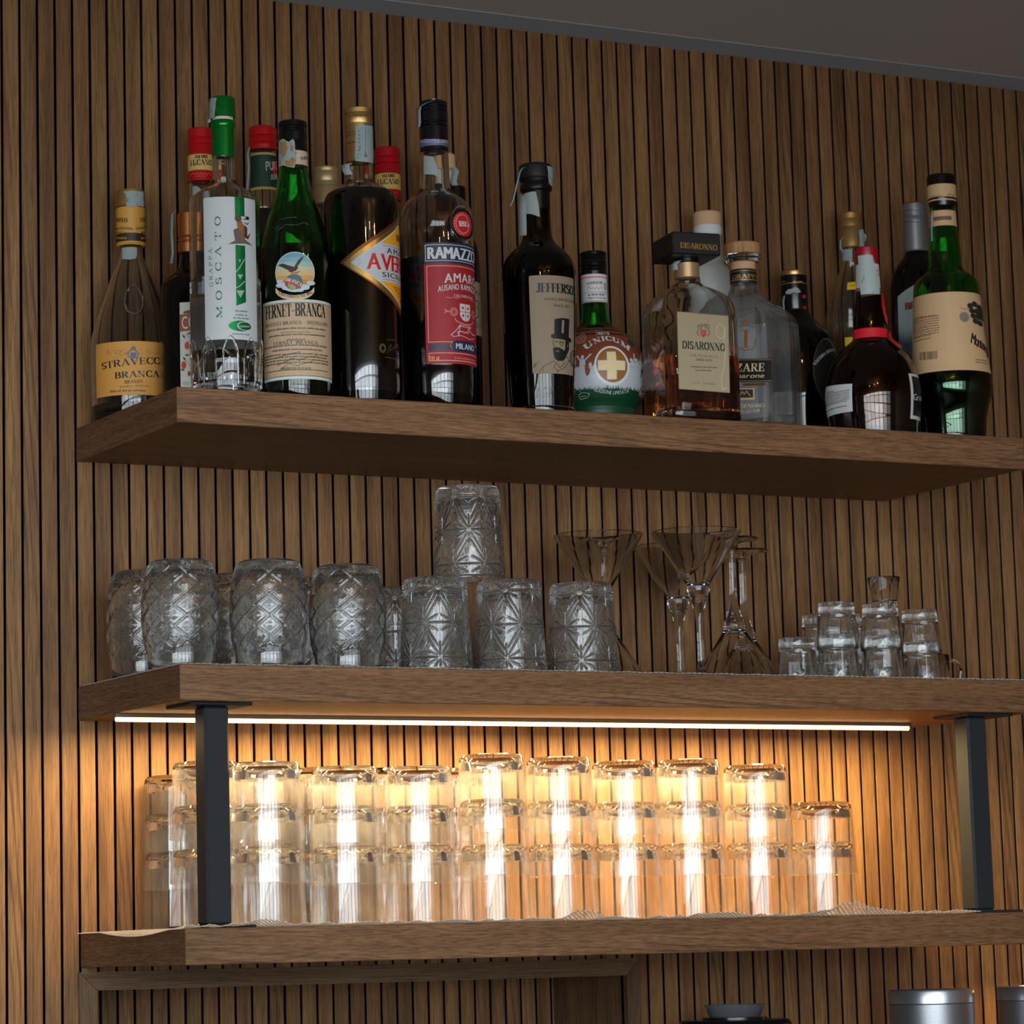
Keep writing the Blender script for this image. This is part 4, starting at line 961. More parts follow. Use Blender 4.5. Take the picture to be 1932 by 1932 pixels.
# ---- 11 two bottles behind it
b = Bottle(841, 400, -.12, 'cork topped bottle behind the shoulder of the red labelled bottle, paler stopper showing', [(350,19),(362,18.5),(400,19),(430,24),(460,38),(490,45),(760,45)], G_BROWN, L_BLACK, 440)
b.ringpart('stopper', [(292,18),(294,20),(322,21),(323,17)], mat('cork', (206,164,122), .8, bump=(260, .5)))
b.ringpart('neck_cork', [(323,18),(351,18.5)], mat('pink_cork', (206,178,158), .75)); b.ringpart('collar', [(351.5,20),(372,20.5),(374,19)], BLKCAP)
flap(b.root, [(.010,-.012,at(862,318,-.13)[2]-T1),(.0135,-.011,at(862,326,-.13)[2]-T1),(.0105,-.013,at(856,345,-.13)[2]-T1),(.012,-.013,at(860,353,-.13)[2]-T1)], .008, TAX, dirx=(1,-.2,0))
b = Bottle(866, 560, -.055, 'dark bottle with black cap and cream label, right behind the red labelled bottle', [(386,15),(420,15.5),(440,20),(455,34),(475,39),(500,40),(640,41),(765,41)], G_DARK, L_BLACK, 440)
b.ringpart('cap', [(353,15),(355,17.5),(384,18),(386,15.5)], BLKCAP)
L = Label(b.surf); L.rect(838, 532, 909.5, 637, mat('cream_label', (206,190,160), .65)).up(); gi = mat('olive_ink', (92,84,58), .6)
L.text('GRAPPA', 862, 557, 905, 559, 10, gi, 'sans', sp=.12).line([(895,570),(901,567),(904,574),(900,581),(904,588),(902,598),(896,601)], 2.2, gi).text('CINQUE', 868, 618, 908, 620, 9, gi, wt=.1).build('front_label', b.root)

# ---- 12 dark bottle with the top hat portrait
b = Bottle(1020, 640, -.242, 'dark bottle with a kraft label showing a bearded man in top hat', [(360,24.5),(400,25.5),(430,26),(445,27),(455,30),(463,36),(476,51),(489,62),(502,67),(516,69.8),(560,69.5),(600,68.8),(660,66.5),(720,63),(770,60)], G_DARK, L_BLACK, 489, wall=.0035)
LW = mat('wax_black', (22,21,22), .45)
o, cs = b.ringpart('stopper', [(312,28),(315,31),(318,32),(337,32),(340,30)], LW)
b.ringpart('wax_seal', [(339,29),(341,30.5),(346,29.5),(352,30),(356,30.5),(361,30),(364,26),(398,25.8)], mat('wax_gloss', (14,12,11), .25))
b.strip([(1031,313.5),(1037,314.5),(1042,317),(1043,338),(1044,345),(1040,352),(1036,349),(1033,337)], TAX, surf=cs, ink=TAXI, lift=.0012)
b.strip([(991,366),(1004,362),(1011,362),(1014,376),(1017,394),(1018,410),(1002,404),(992,404)], TAX, name='tax_strip_end', ink=TAXI, lift=.0015)
Z = lambda v: at(1000, v, -.26)[2]-T1
flap(b.root, [(-.008,-.017,Z(311)),(-.0165,-.013,Z(313)),(-.0195,-.012,Z(320)),(-.024,-.011,Z(345)),(-.0285,-.011,Z(372)),(-.0325,-.011,Z(384))], .004, TAX, dirx=(.6,-.8,0))
flap(b.root, [(-.0165,-.010,Z(362)),(-.0172,-.010,Z(388)),(-.0172,-.010,Z(420)),(-.0175,-.010,Z(439))], .009, mat('tax_back', (130,136,134), .75), dirx=(1,-.4,0))
S = b.surf; L = Label(S); KR = mat('kraft_label', (138,122,100), .75)
q0 = S.hit(999,560)[0]; L.qrect(q0, S.hit(1015,519.5)[1], q0+.0640, S.hit(1015,705)[1], KR, .0022); L.up()
zz = lambda v: S.hit(1020, v)[1]
L.qt('JEFFERSON', .0278, zz(551.5), .061, .0112, INK, wt=.24, sp=.05).qt('AMARO IMPORTANTE', .0286, zz(567), .047, .0034, INK, 'sans', sp=.14).qt('SINCE 1871', .0288, zz(578.5), .0235, .0035, INK, 'sans', sp=.14)
L.poly([(1046,602),(1060,600),(1074,602),(1072.5,636),(1045.5,631)], INK).poly([(1040,634),(1046,630),(1073,636),(1077,641),(1073,646),(1063,641),(1050,639),(1043,639)], INK).ell(1043, 634, 4, 4, INK, 12).ell(1074, 642, 3.6, 4, INK, 12).up()
L.poly([(1060,604),(1064,604.5),(1063,629),(1059,628)], KR)
# face in line and solid beard
L.line([(1044,641),(1042.5,648),(1045,655),(1043,659)], 1.1, INK).line([(1047,650),(1048,656),(1051,656)], .9, INK).line([(1046,644),(1052,645)], 1.4, INK).line([(1055,645),(1063,646)], 1.5, INK).ring(1059, 649, 3.6, 4, .9, INK, 16)
L.poly([(1066,643),(1073,646),(1073,660),(1068,672),(1064,668),(1066,655)], INK).poly([(1043,658),(1048,655),(1055,656),(1062,660),(1067,664),(1068,674),(1062,681),(1052,681),(1046,676),(1044,668)], INK).up()
L.line([(1049,664),(1053,661),(1054,664)], 1.3, KR).line([(1069,650),(1071,652),(1069,656)], .8, KR)
L.line([(1069,672),(1073,682),(1066,692),(1053,700),(1045,693),(1049,684),(1056,694),(1066,684)], 1, INK).line([(1047,681),(1035,686),(1026,691),(1020,698),(1017,705)], 1.1, INK).line([(1073,680),(1080,690),(1084,703)], 1, INK).line([(1026,692),(1024,705)], .8, INK).line([(1051,700),(1051,708)], .8, INK)
L.line([(1006,693),(1011,688),(1009,685),(1008,694),(1016,682)], .8, INK).ring(1083, 678, 9, 17, 1, INK, 22).ring(1083, 678, 6, 12, .8, INK, 20)
L.build('front_label', b.root)
L = Label(S, lift=.0006); L.text('MAGAZZINO', 1000, 752.5, 1081, 752, 21, mat('embossed_dark', (12,12,12), .12), 'sans', sp=.14); L.build('embossed_lettering', b.root)
MB().tube([S.pos(q, S.hit(1020,766)[1], .0003) for q in [2*math.pi*S.ref*i/48 for i in range(48)]], .0008, 6, closed=True).build('foot_ring', [G_DARK], b.root)

# ---- 13 round green bottle printed with a cross
b = Bottle(1126, 700, -.145, 'small round green bottle with a cross emblem and brown, white and green print', [(570,24.3),(585,25),(600,26.5),(610,29),(617,32),(625,45),(634,59),(645,71),(660,81),(675,88),(690,92.5),(705,94.5),(720,94.5),(735,92.5),(750,88),(765,80),(778,69)], G_GREEN, L_GREENBLK, 622, smooth=2)
o, cs = b.ringpart('cap', [(477,23),(479,25.5),(484,25.6),(486,25),(489,25.6),(491,25),(494,25.6),(504,25.7),(506,25),(509,25.8),(512,25),(515,25.8),(521,25.4)], BLKCAP)
o, cs2 = b.ringpart('neck_label', [(521.3,24.7),(573,24.9),(575,23.8)], mat('white_neck_label', (206,206,204), .55))
MG = mat('magenta_line', (206,40,110), .5); L = Label(cs2, lift=.0002)
L.qrect(-.04, cs2.hit(1118,521.5)[1], .04, cs2.hit(1118,523.4)[1], MG).qrect(-.04, cs2.hit(1118,567)[1], .04, cs2.hit(1118,568)[1], MG).qrect(-.04, cs2.hit(1118,551)[1], .04, cs2.hit(1118,551.5)[1], INK)
L.text('UNICUM', 1108, 537.5, 1136, 535.6, 5.4, INK, wt=.2, sp=.1).line([(1109,546),(1111,540),(1114,545),(1119,543),(1122,545),(1126,542),(1129,545),(1136,542)], .9, RED).text('EREDI', 1110, 558.5, 1140, 558, 3.6, INK, wt=.2).small(1110, 1141, 564, 3, INK, 1, 2, 5).text('II', 1140, 547, 1144, 547.5, 14, INK, wt=.14).build('neck_print', o)
S = b.surf; L = Label(S, step=.004)
zz = lambda v: S.hit(1154, v)[1]; qe = 2*math.pi*S.ref
BR = mat('chestnut_print', (118,58,34), .5); WP = mat('white_print', (178,184,188), .4); GP = mat('grass_print', (8,60,32), .45)
z_t, z_b, z_g = S.hit(1127,618)[1], S.zs_ if hasattr(S, 'zs_') else T1+.003, zz(734)
zi = zz(690)
qa, qb = -1.5*S.ref, 1.75*S.ref
for i in range(8): L._poly([(qa, zi+(z_t-zi)*i/8), (qb, zi+(z_t-zi)*i/8), (qb, zi+(z_t-zi)*(i+1)/8), (qa, zi+(z_t-zi)*(i+1)/8)], BR)
for i in range(3): L._poly([(qa, z_g+(zi-z_g)*i/3), (qb, z_g+(zi-z_g)*i/3), (qb, z_g+(zi-z_g)*(i+1)/3), (qa, z_g+(zi-z_g)*(i+1)/3)], WP)
for i in range(5): L._poly([(qa, z_b+(z_g-z_b)*i/5), (qb, z_b+(z_g-z_b)*i/5), (qb, z_b+(z_g-z_b)*(i+1)/5), (qa, z_b+(z_g-z_b)*(i+1)/5)], GP)
L.up(); rnd = random.Random(9); q = qa
while q < qb: L._poly([(q-.001, z_g-.001), (q+.001, z_g-.001), (q+rnd.uniform(-.002,.002), z_g+rnd.uniform(.001,.005))], GP); q += .0013
def person(u, v, h, arms):
    L.ell(u, v-h, 3, 4.4, WP, 10)
    L.poly([(u-5, v-h+4), (u+5, v-h+4), (u+6, v+2), (u-6, v+2)], WP)
    for du, dv in arms: L.line([(u+(4 if du > 0 else -4), v-h+6), (u+du, v-h+dv)], 3, WP)
person(1099, 692, 18, ((16,-6),(-10,-2))); person(1114, 700, 12, ((10,-4),)); person(1191, 690, 10, ((5,-12),)); person(1200, 692, 12, ((9,-13),(-5,-12))); person(1208, 696, 12, ((5,-14),))
L.poly([(1103,690),(1110,684),(1115,692),(1112,706),(1107,710),(1104,702)], BR)
L.up(); L.ell(1154, 689, 33, 36, mat('ring_white', (206,208,208), .35), 44).up().ell(1154, 688, 29, 31.5, mat('ochre_disc', (146,92,28), .45), 40).up()
cw = W_
for m, g in ((mat('cross_edge', (196,200,200), .4), 0), (mat('cross_cream', (226,202,150), .5), 1.6)):
    L.poly([(1144+g,663.5+g),(1161-g,663.5+g),(1163-g,716-g),(1145+g,716-g)], m).poly([(1128+g,680+g),(1179-g,681+g),(1179-g,699-g),(1128+g,699-g)], m); L.up()
L.text('UNICUM', 1106, 661, 1186, 663, 11, W_, wt=.2, sp=.16, sag=21).text('2024', 1124, 632, 1150, 631.5, 6.5, W_, wt=.2, sp=.08)
L.text('EDIZIONE LIMITATA', 1121, 738, 1185, 741, 6.8, W_, 'sans', sp=.08, sag=-6, slant=.12)
for r in (9, 6, 2.5): L.ring(1097, 639, r, r, 1, mat('shield_line', (196,150,130), .5), 18)
L.poly([(1186,640),(1196,652),(1194,656),(1182,644)], GP).ell(1210.5, 738, 6, 12, W_, 18); L.up(); L.ring(1210.5, 738, 5.6, 11, 1.2, BR, 18).ell(1210.5, 738, 2.5, 4.5, BR, 10).line([(1208,702),(1212,692)], 2.5, GP).line([(1212,692),(1207,712)], 2.5, GP)
L.line([(1092,746),(1100,741),(1113,743),(1108,751),(1096,754),(1092,746)], .9, WP).line([(1096,749),(1106,747)], .8, WP).line([(1096,741),(1092,734)], .9, WP)
L.build('body_print', b.root)

# ---- square bottles: lofted rounded squares
def sq_section(h, r, z, n=7):
    P = []
    for sx, sy, a in ((1, 1, 0), (-1, 1, 90), (-1, -1, 180), (1, -1, 270)):
        P += [(sx*(h-r)+r*math.cos(math.radians(a+90*i/n)), sy*(h-r)+r*math.sin(math.radians(a+90*i/n)), z) for i in range(n+1)]
    return P
def loft(secs, m=0, cap0=True, cap1=True):
    mb = MB(); n = len(secs[0]); vs = [p for s_ in secs for p in s_]; fs = []
    for i in range(len(secs)-1):
        fs += [(i*n+k, i*n+(k+1) % n, (i+1)*n+(k+1) % n, (i+1)*n+k) for k in range(n)]
    if cap0: fs.append(tuple(range(n))[::-1])
    if cap1: fs.append(tuple((len(secs)-1)*n+k for k in range(n)))
    return mb.add(vs, fs, m)
def square_bottle(uc, vc, Y, rot, rows, gmat, liq, vliq, label, wall, base, bumpy=0.0):
    """rows: (v, half side px, corner radius fraction)"""
    p = at(uc, vc, Y); ax, ay = float(p[0]), Y
    root = thing('liquor_bottle', (ax, ay, T1), label, 'bottle', 'liquor bottles on the top shelf', rz=rot)
    zs_ = [q[1]-T1 for q in px2prof(ax, ay, [(r[0], 1) for r in rows])]; k = mpp((ax, ay, .2))
    S_ = sorted([(z, r[1]*k, r[2]) for z, r in zip(zs_, rows)]); S_[0] = (.0, S_[0][1]*.96, S_[0][2]); S_.insert(1, (.004, S_[0][1]/.96, S_[0][2]))
    # densify
    D = []
    for a, b_ in zip(S_[:-1], S_[1:]):
        n = max(1, int((b_[0]-a[0])/.006)); D += [tuple(a[j]+(b_[j]-a[j])*i/n for j in range(3)) for i in range(n)]
    D.append(S_[-1])
    rn = random.Random(5)
    out = [sq_section(h, h*f, z, 9) for z, h, f in D]
    if bumpy:
        ph = [rn.uniform(0, 6) for _ in range(6)]
        out = [[(x*(1+bumpy*(math.sin(z*210+ph[0]+x*90)+math.sin(y*160+ph[1]-z*130)+math.sin(x*230+ph[2]))*min(1, z/.02)), y*(1+bumpy*(math.sin(z*190+ph[3]+y*110)+math.sin(x*170+ph[4]+z*150))), z) for x, y, z in s_] for s_ in out]
    inn = [sq_section(max(h-wall, .004), max(h-wall, .004)*f, z, 9) for z, h, f in D if z > base]
    mb = loft(out+inn[::-1])
    mb.build('glass_body', [gmat], root, ang=50)
    if liq:
        zl = px2prof(ax, ay, [(vliq, 1)])[0][1]-T1; e = .0005
        sec = [sq_section(max(h-wall, .004)+e, (max(h-wall, .004)+e)*f, z, 9) for z, h, f in D if base < z < zl]
        sec = [[(x, y, base-e) for x, y, z in sec[0]]]+sec+[[(x, y, zl) for x, y, z in sec[-1]]]
        loft(sec).build('liquid', [liq], root, ang=40)
    return root, ax, ay, k
# ---- 14 amaretto style square decanter
root, ax, ay, k = square_bottle(1302, 660, -.25, math.radians(-9), [(526,24,.99),(536,25,.99),(542,32,.95),(550,46,.8),(560,60,.62),(570,68,.5),(580,72.5,.42),(595,74.5,.38),(650,75,.36),(700,75.5,.36),(793,75.5,.36)], G_CLEAR, G_AMBER, 682, 'square decanter with a big black block stopper and a beige label', .0045, .013, .0035)
zc1, zc0 = [q[1]-T1 for q in px2prof(ax, ay, [(449,1),(491,1)])]
hs = .0320
MB().box(-hs, hs, -hs, hs, zc0, zc1, 0, .0016).build('block_stopper', [mat('block_black', (15,15,17), .4)], root, ang=30)
zr = [q[1]-T1 for q in px2prof(ax, ay, [(490,1),(498,1),(499,1),(526,1),(528,1)])]
MB().lathe([(.010, zr[1]), (.0148, zr[1]), (.0150, zr[0]+.0005), (0, zr[0]+.0005)], 40).build('stopper_collar', [BLKCAP], root)
MB().lathe([(.012, zr[4]-.001), (.0147, zr[3]), (.0150, zr[2]), (.013, zr[1]), (0, zr[1])], 48).build('neck_band', [mat('rose_gold_band', (196,160,120), .35, .6)], root)
wn = math.radians(-90-9); rp = (ax, ay, T1)
def unrot(L, r, ang):                     # print was laid out in world axes; turn it into the bottle's own frame
    c, s_ = math.cos(-ang), math.sin(-ang); L.mb.v = [(x*c-y*s_, x*s_+y*c, z) for x, y, z in L.mb.v]
n_ = np.array([math.cos(wn), math.sin(wn), 0]); o_ = np.array([ax, ay, 0])
GB = mat('block_gold', (214,164,84), .3, .7)
F = Flat(o_+n_*hs, wn, rp); L = Label(F); L.text('DISARONNO', 1283.5, 467.5, 1353, 473, 12, GB, wt=.17, sp=.06)
unrot(L, root, math.radians(-9)); L.build('stopper_print', root)
wn2 = wn-math.pi/2; n2 = np.array([math.cos(wn2), math.sin(wn2), 0])
F2 = Flat(o_+n2*hs, wn2, rp); L = Label(F2); L.text('DISARONNO', 1239, 484, 1271, 470, 12, mat('block_gold_dim', (110,76,40), .4, .6), wt=.16, sp=.06)
unrot(L, root, math.radians(-9)); L.build('stopper_print', root)
hb = 75.5*k
F = Flat(o_+n_*(hb+.0012), wn, rp); L = Label(F); BE = mat('beige_label', (160,145,114), .45, .15)
L.poly([(1277,587.5),(1280.6,734),(1377,741.5),(1374,596)], BE); L.up()
ink3 = mat('sepia_edge', (120,104,76), .5)
L.line([(1277.8,588.5),(1281.4,733),(1376,740.5),(1373.2,597),(1277.8,588.5)], .8, ink3)
L.text('DISARONNO', 1287, 657.5, 1368, 663, 16, INK, wt=.17, sp=.06).text('ORIGINALE', 1301, 672.5, 1354, 675.5, 5, mat('grey_ink'), 'sans', sp=.4).text('SINCE 1525', 1314, 680.5, 1343, 682, 4.2, INK, wt=.2, sp=.14)
L.small(1304, 1352, 693, 3, INK, 1, 2, 31, dv=2).small(1312, 1345, 699.5, 3, INK, 1, 2, 32, dv=1.5).text('ILLVA - SARONNO', 1307, 723.5, 1349, 727, 4.2, mat('grey_ink'), 'sans', sp=.2)
rd = mat('crest_red', (176,52,40), .5); L.poly([(1321,622),(1333,623),(1333,632),(1327,637),(1321,631)], rd)
for sg in (-1, 1): L.line([(1327+sg*8,634),(1327+sg*12,627),(1327+sg*9,622),(1327+sg*11,616),(1327+sg*6,612),(1327+sg*5,620)], 1.7, mat('crest_brown', (92,76,58), .5))
L.line([(1323,621),(1325,611),(1327,616),(1330,611),(1331,621)], 1.2, mat('crest_brown')).up()
for vv in (626, 629.5): L.line([(1321,vv),(1333,vv+.6)], .7, BE)
L.ring(1359, 625, 8, 14, .6, mat('pale_emboss', (204,190,160), .4), 24).line([(1368,618),(1366,640),(1368,660),(1366,690),(1360,715),(1364,735),(1371,732)], 1, mat('pale_emboss'))
unrot(L, root, math.radians(-9)); L.build('front_label', root)
flap(root, [(-.012,-.0125,zr[2]+.002),(-.0168,-.010,zr[2]-.002),(-.0158,-.0105,zr[2]-.009)], .010, TAX, dirx=(.8,-.6,0))

# ---- 15 white bottle with a wooden stopper
b = Bottle(1339, 540, -.05, 'white ceramic bottle with a cork topped stopper, standing behind the black block stopper', [(446,23.6),(460,24),(490,25),(500,30),(508,37),(520,40),(560,41),(755,42)], mat('white_ceramic', (196,198,196), .35), None, None)
b.ringpart('stopper', [(402,25),(404,26.5),(427,26.8),(428,24)], mat('stopper_cork', (196,158,120), .8, bump=(300, .4)), n=64)
b.ringpart('stopper_lip', [(427.5,25.5),(431,27),(442,27),(446,24)], mat('white_plastic', (200,204,204), .4))

# ---- 16 square clear grappa
root, ax, ay, k = square_bottle(1407, 640, -.165, math.radians(-57), [(511,24.5,.99),(535,24.8,.99),(548,27,.99),(560,34,.9),(570,46,.7),(580,58,.5),(588,68,.36),(598,76,.26),(612,80,.2),(640,81,.2),(700,81,.2),(797,81,.2)], G_SHEER, None, None, 'square clear bottle with a wooden stopper and black and gold band label', .006, .016)
def zv(v): return px2prof(ax, ay, [(v, 1)])[0][1]-T1
MB().lathe([(.015, zv(482)), (34.5*k, zv(482)), (34.8*k, zv(463)), (33*k, zv(461)), (0, zv(461))], 60).build('stopper', [wood('stopper_wood', 2, (160,112,70), (186,138,92), (200,152,104))], root)
MB().lathe([(.012, zv(497)), (30*k, zv(496)), (36*k, zv(489)), (36*k, zv(484)), (34*k, zv(482.3)), (0, zv(482.3))], 60).build('stopper_disc', [G_CLEAR], root)
MB().lathe([(.012, zv(512)), (24*k, zv(512)), (24.2*k, zv(497)), (0, zv(497))], 48).build('neck_cork', [mat('cork2', (200,160,122), .8)], root)
o = MB().lathe([(.020*0+24.9*k, zv(537)), (25.6*k, zv(535)), (25.6*k, zv(512)), (24.6*k, zv(511))], 56).build('neck_band', [mat('band_black', (24,20,17), .45)], root)
cs = Round(ax, ay, [T1+zv(537), T1+zv(509)], [25.7*k]*2, T1); L = Label(cs, lift=.0002)
L.qrect(-.026, T1+zv(515), .026, T1+zv(516), GOLDP).qrect(-.026, T1+zv(531.5), .026, T1+zv(533), GOLDP).text('GRAPPA', 1382, 528, 1428, 527, 8.5, GOLDP, wt=.16)
unrot(L, root, math.radians(-57)); L.build('neck_print', root)
hb = 81*k
wn = math.radians(-90-57+0); n_ = np.array([math.cos(wn), math.sin(wn), 0]); o_ = np.array([ax, ay, 0]); rp = (ax, ay, T1)
F = Flat(o_+n_*(hb+.0006), wn, rp); L = Label(F)
L.poly([(1345,677.5),(1345,722),(1456,720.5),(1455,676.5)], mat('black_band_label', (26,24,22), .5)); L.up()
for vv in (679, 718.5): L.line([(1345,vv+.7),(1455,vv-.3)], 1.3, GOLDP)
L.text('ZANZARE', 1345, 702, 1442, 700.5, 17, CREAM, wt=.15).text('Amarone', 1372, 713.5, 1441, 712.5, 9, CREAM, 'sans', sp=.1, slant=.2)
gm = mat('gold_monogram', (180,124,58), .4, .5)
L.poly([(1401,604),(1405.5,600),(1410,604.5),(1405.5,609)], gm).poly([(1404,624),(1411,624),(1410,655),(1404,654)], gm).line([(1399,624.5),(1414,624)], 1.6, gm).line([(1395,657),(1404,661),(1420,659),(1426,652)], 2.2, gm).line([(1426,640),(1425,652)], 3, gm).line([(1394,617),(1408,613.5),(1424,617)], 2.2, gm).line([(1399,656),(1414,655)], 1.6, gm)
gy = mat('pale_gold_print', (222,204,160), .4, .3)
L.poly([(1388,733),(1423.5,732.5),(1424,754),(1388,755)], gy); L.up().poly([(1390,735),(1421,734.5),(1421,750),(1390,751)], mat('emblem_dark', (60,50,40), .5)).up().line([(1396,748),(1400,739),(1405,744),(1409,738),(1416,747)], 1.6, gy)
L.text('MAZZADRO', 1376, 770, 1442, 768.5, 8.5, gy, wt=.24, sp=.05).text('distilla dal 1949', 1386, 779, 1434, 777, 5.5, gy, 'sans', sp=.08)
L.poly([(1402,723.5),(1444,722.5),(1444,727),(1402,728)], mat('gold_bar', (120,86,30), .4, .5))
unrot(L, root, math.radians(-57)); L.build('front_label', root)
MB().box(-hb*.85, hb*.15, hb-.0068, hb-.0062, zv(796)+.012, zv(600)).build('back_label', [mat('frosted_back_label', (172,180,186), .7)], root, smooth=False)

# ---- 17 dark brandy with an oval label
b = Bottle(1503, 660, -.066, 'dark round shouldered bottle with a black neck label, behind the square clear bottle', [(586,25),(592,27.5),(602,35),(612,43),(622,52),(632,61),(645,67),(660,72),(680,75),(720,76),(760,76),(800,72)], G_DARK, L_RED, 667)
o, cs = b.ringpart('cap', [(513,23),(515,25),(521,25.2),(522,24.8)], GOLDCAP)
o, cs = b.ringpart('capsule', [(521.5,24.8),(585,25.4),(588,24.6)], BLKCAP)
L = Label(cs, lift=.0003); L.qrect(-.03, cs.hit(1494,533)[1], .03, cs.hit(1494,534)[1], GOLDP).qrect(-.03, cs.hit(1494,583)[1], .03, cs.hit(1494,584.5)[1], GOLDP).small(1474, 1484, 534, 3, GOLDP).small(1497, 1516, 533, 4, GOLDP)
L.poly([(1482,551),(1488,546),(1494,545),(1500,541),(1506,544),(1511,551),(1505,553),(1498,551),(1490,555),(1483,555)], TAX).poly([(1513,557),(1520,556),(1520,563),(1514,562)], RED).poly([(1515,578),(1521,578),(1521,590),(1517,590)], RED).build('capsule_print', o)
L = Label(b.surf, step=.002); L.ell(1558, 700, 24, 62, mat('oval_rim', (120,112,52), .5, .3), 44).up().ell(1557.7, 700, 23, 60.3, INK, 44).up(); L.text('VECCHIA ROMAGNA', 1538, 690, 1576, 664, 6, W_, wt=.18, sag=11).build('front_label', b.root)
flap(b.root, [(-.0148,-.012,zv(519)),(-.0165,-.012,zv(530)),(-.016,-.012,zv(560))], .004, TAX, dirx=(.6,-.8,0))

# ---- 18 gold capped clear bottle, back right
b = Bottle(1611, 560, -.06, 'clear bottle with a gold cap and a small yellow label, behind the red ribboned bottle', [(468,18),(490,18.5),(505,22),(525,31),(550,42),(575,50),(600,54),(640,56),(770,56)], G_CLEAR, None, None)
o, cs = b.ringpart('cap', [(403,20),(405,22.3),(415,22.5),(416.5,21.8),(420,22.5),(430,22.7),(432,22),(435,22.8),(437,22.2),(440,22.9),(468,23.2),(470,20)], GOLDCAP)
b.strip([(1619,434),(1631,432),(1632,466),(1620,466)], TAX, surf=cs, lift=.0012)
flap(b.root, [(.014,-.006,at(1630,434,-.09)[2]-T1),(.018,-.006,at(1636,440,-.09)[2]-T1),(.016,-.006,at(1633,450,-.09)[2]-T1)], .008, TAX, dirx=(.3,-1,0))
flap(b.root, [(-.013,-.009,at(1583,437,-.09)[2]-T1),(-.0165,-.009,at(1579,444,-.09)[2]-T1),(-.0165,-.009,at(1579,458,-.09)[2]-T1),(-.0142,-.009,at(1582,466,-.09)[2]-T1)], .008, TAX, dirx=(.4,-1,0))
b.strip([(1585,471),(1608,471),(1608,493),(1585,492)], TAX, name='tax_strip_end')
L = Label(b.surf); YB = mat('bright_yellow', (226,190,36), .5); L.rect(1599, 533, 1616, 546, YB).rect(1594, 637, 1625, 657, YB).up().small(1604, 1613, 540, 3, INK).build('front_label', b.root)

# ---- 19 wide dark bottle with red cap and ribbon
b = Bottle(1647, 740, -.22, 'wide dark brown bottle with a red cap and a red ribbon round its neck', [(500,21.5),(548,23.3),(560,24.5),(575,27),(590,29.5),(605,31),(622,31.5),(634,31.5),(641,33),(648,41),(656,52),(665,61),(678,71.5),(692,78.5),(708,83.5),(725,87.5),(745,89.5),(765,89),(790,86.5),(805,84)], G_BROWN, mat('brown_black_liqueur', (18,7,5), .12, spec=.6), 560, smooth=2)
o, cs = b.ringpart('cap', [(468,20),(470,21.8),(500,22),(502,21)], mat('crimson_cap', (150,14,30), .35, coat=.2))
o, cs2 = b.ringpart('neck_label', [(501,21.9),(550,23.6),(551,22.8)], mat('white_label2', (200,198,190), .6))
L = Label(cs2, lift=.0002); L.qrect(-.03, cs2.hit(1636,541)[1], .03, cs2.hit(1636,546)[1], mat('crimson_cap'))
for vv in (512, 520, 528): L.text('GM', 1653, vv, 1657, vv, 5, RED)
L.build('neck_print', o)
b.strip([(1620,483),(1645,481.5),(1650,500),(1656,530),(1659,555),(1643,558),(1626,562),(1622,530)], mat('silver_strip', (164,178,174), .6), surf=cs2, ink=mat('grey_ink'), lift=.0012)
RIB = mat('ribbon_red', (206,28,44), .45)
o, _ = b.ringpart('ribbon', [(624,32.6),(627,33.3),(639,33.6),(642,34.5)], RIB, close=False)
S = b.surf
def band(pts, wd, m, name):
    L = Label(S, lift=.0022); Q = [S.hit(u, v) for u, v in pts]; L.qline(Q, wd/2, m); return L.build(name, o)
L = Label(S, lift=.0020)
L.poly([(1660,553),(1664,553),(1668,590),(1674,606),(1680,618),(1677,634),(1672,632),(1674,618),(1668,606),(1662,580)], RIB).build('ribbon_tail', o)
L = Label(S, lift=.0045); L.poly([(1672,628),(1679,624),(1689,640),(1697,656),(1690,657),(1676,645)], RIB).build('ribbon_tail', o)
L = Label(S); L.poly([(1557,732),(1608,724),(1609,776),(1557,790)], W_); L.up(); L.text('Liqueur', 1559, 743, 1575, 740, 5.5, RED, 'sans', sp=.05).small(1559, 1603, 749, 3, mat('grey_ink'), 6, 1.45, 41, dv=-6).small(1559, 1603, 780, 3.2, INK2, 1, 2, 42, dv=-7); L.build('back_label', b.root)
L = Label(S); L.poly([(1713.5,704.5),(1738,709),(1740,795),(1717,790)], W_); L.up(); q0, z0 = S.hit(1719,709); q1, z1 = S.hit(1719,783); L.qrect(q0, z0, q0+.05, z1, INK); L.up(); L.text('Grand', 1723.5, 755, 1742, 757, 13, W_, 'sans').build('front_label', b.root)

# ---- 20 dark bottle with a silver cap
b = Bottle(1734, 560, -.095, 'dark brown bottle with a tall silver cap, half hidden behind the green necked bottle', [(476,22.5),(480,23.5),(490,30),(500,38),(510,44),(523,50),(540,53),(600,54),(770,54)], G_DARK, L_BLACK, 505)
o, cs = b.ringpart('cap', [(385,21),(387,23),(390,23.2),(398,23.2),(399,22.5),(402,23.4),(408,23.4),(409,22.6),(412,23.5),(420,23.6),(421,22.8),(424,23.8),(475,24.6),(477,23.2)], mat('silver_cap', (170,174,180), .33, .8))
MB().lathe([(0, cs.z[-1]-T1+.0002), (21*mpp((b.ax, b.ay, .4)), cs.z[-1]-T1+.0004), (22.9*mpp((b.ax, b.ay, .4)), cs.z[-1]-T1-.0014)][::-1], 48).build('cap_rim', [mat('crimson_cap')], b.root)
L = Label(b.surf); LBL = mat('pale_blue_label', (176,188,192), .6); L.poly([(1694,560),(1726,537),(1757,560),(1757,674),(1697,674)], LBL); L.up().text('BRAULIO', 1708, 585, 1772, 583, 16, mat('dark_red_print', (140,20,26), .5), wt=.26, sp=.05)
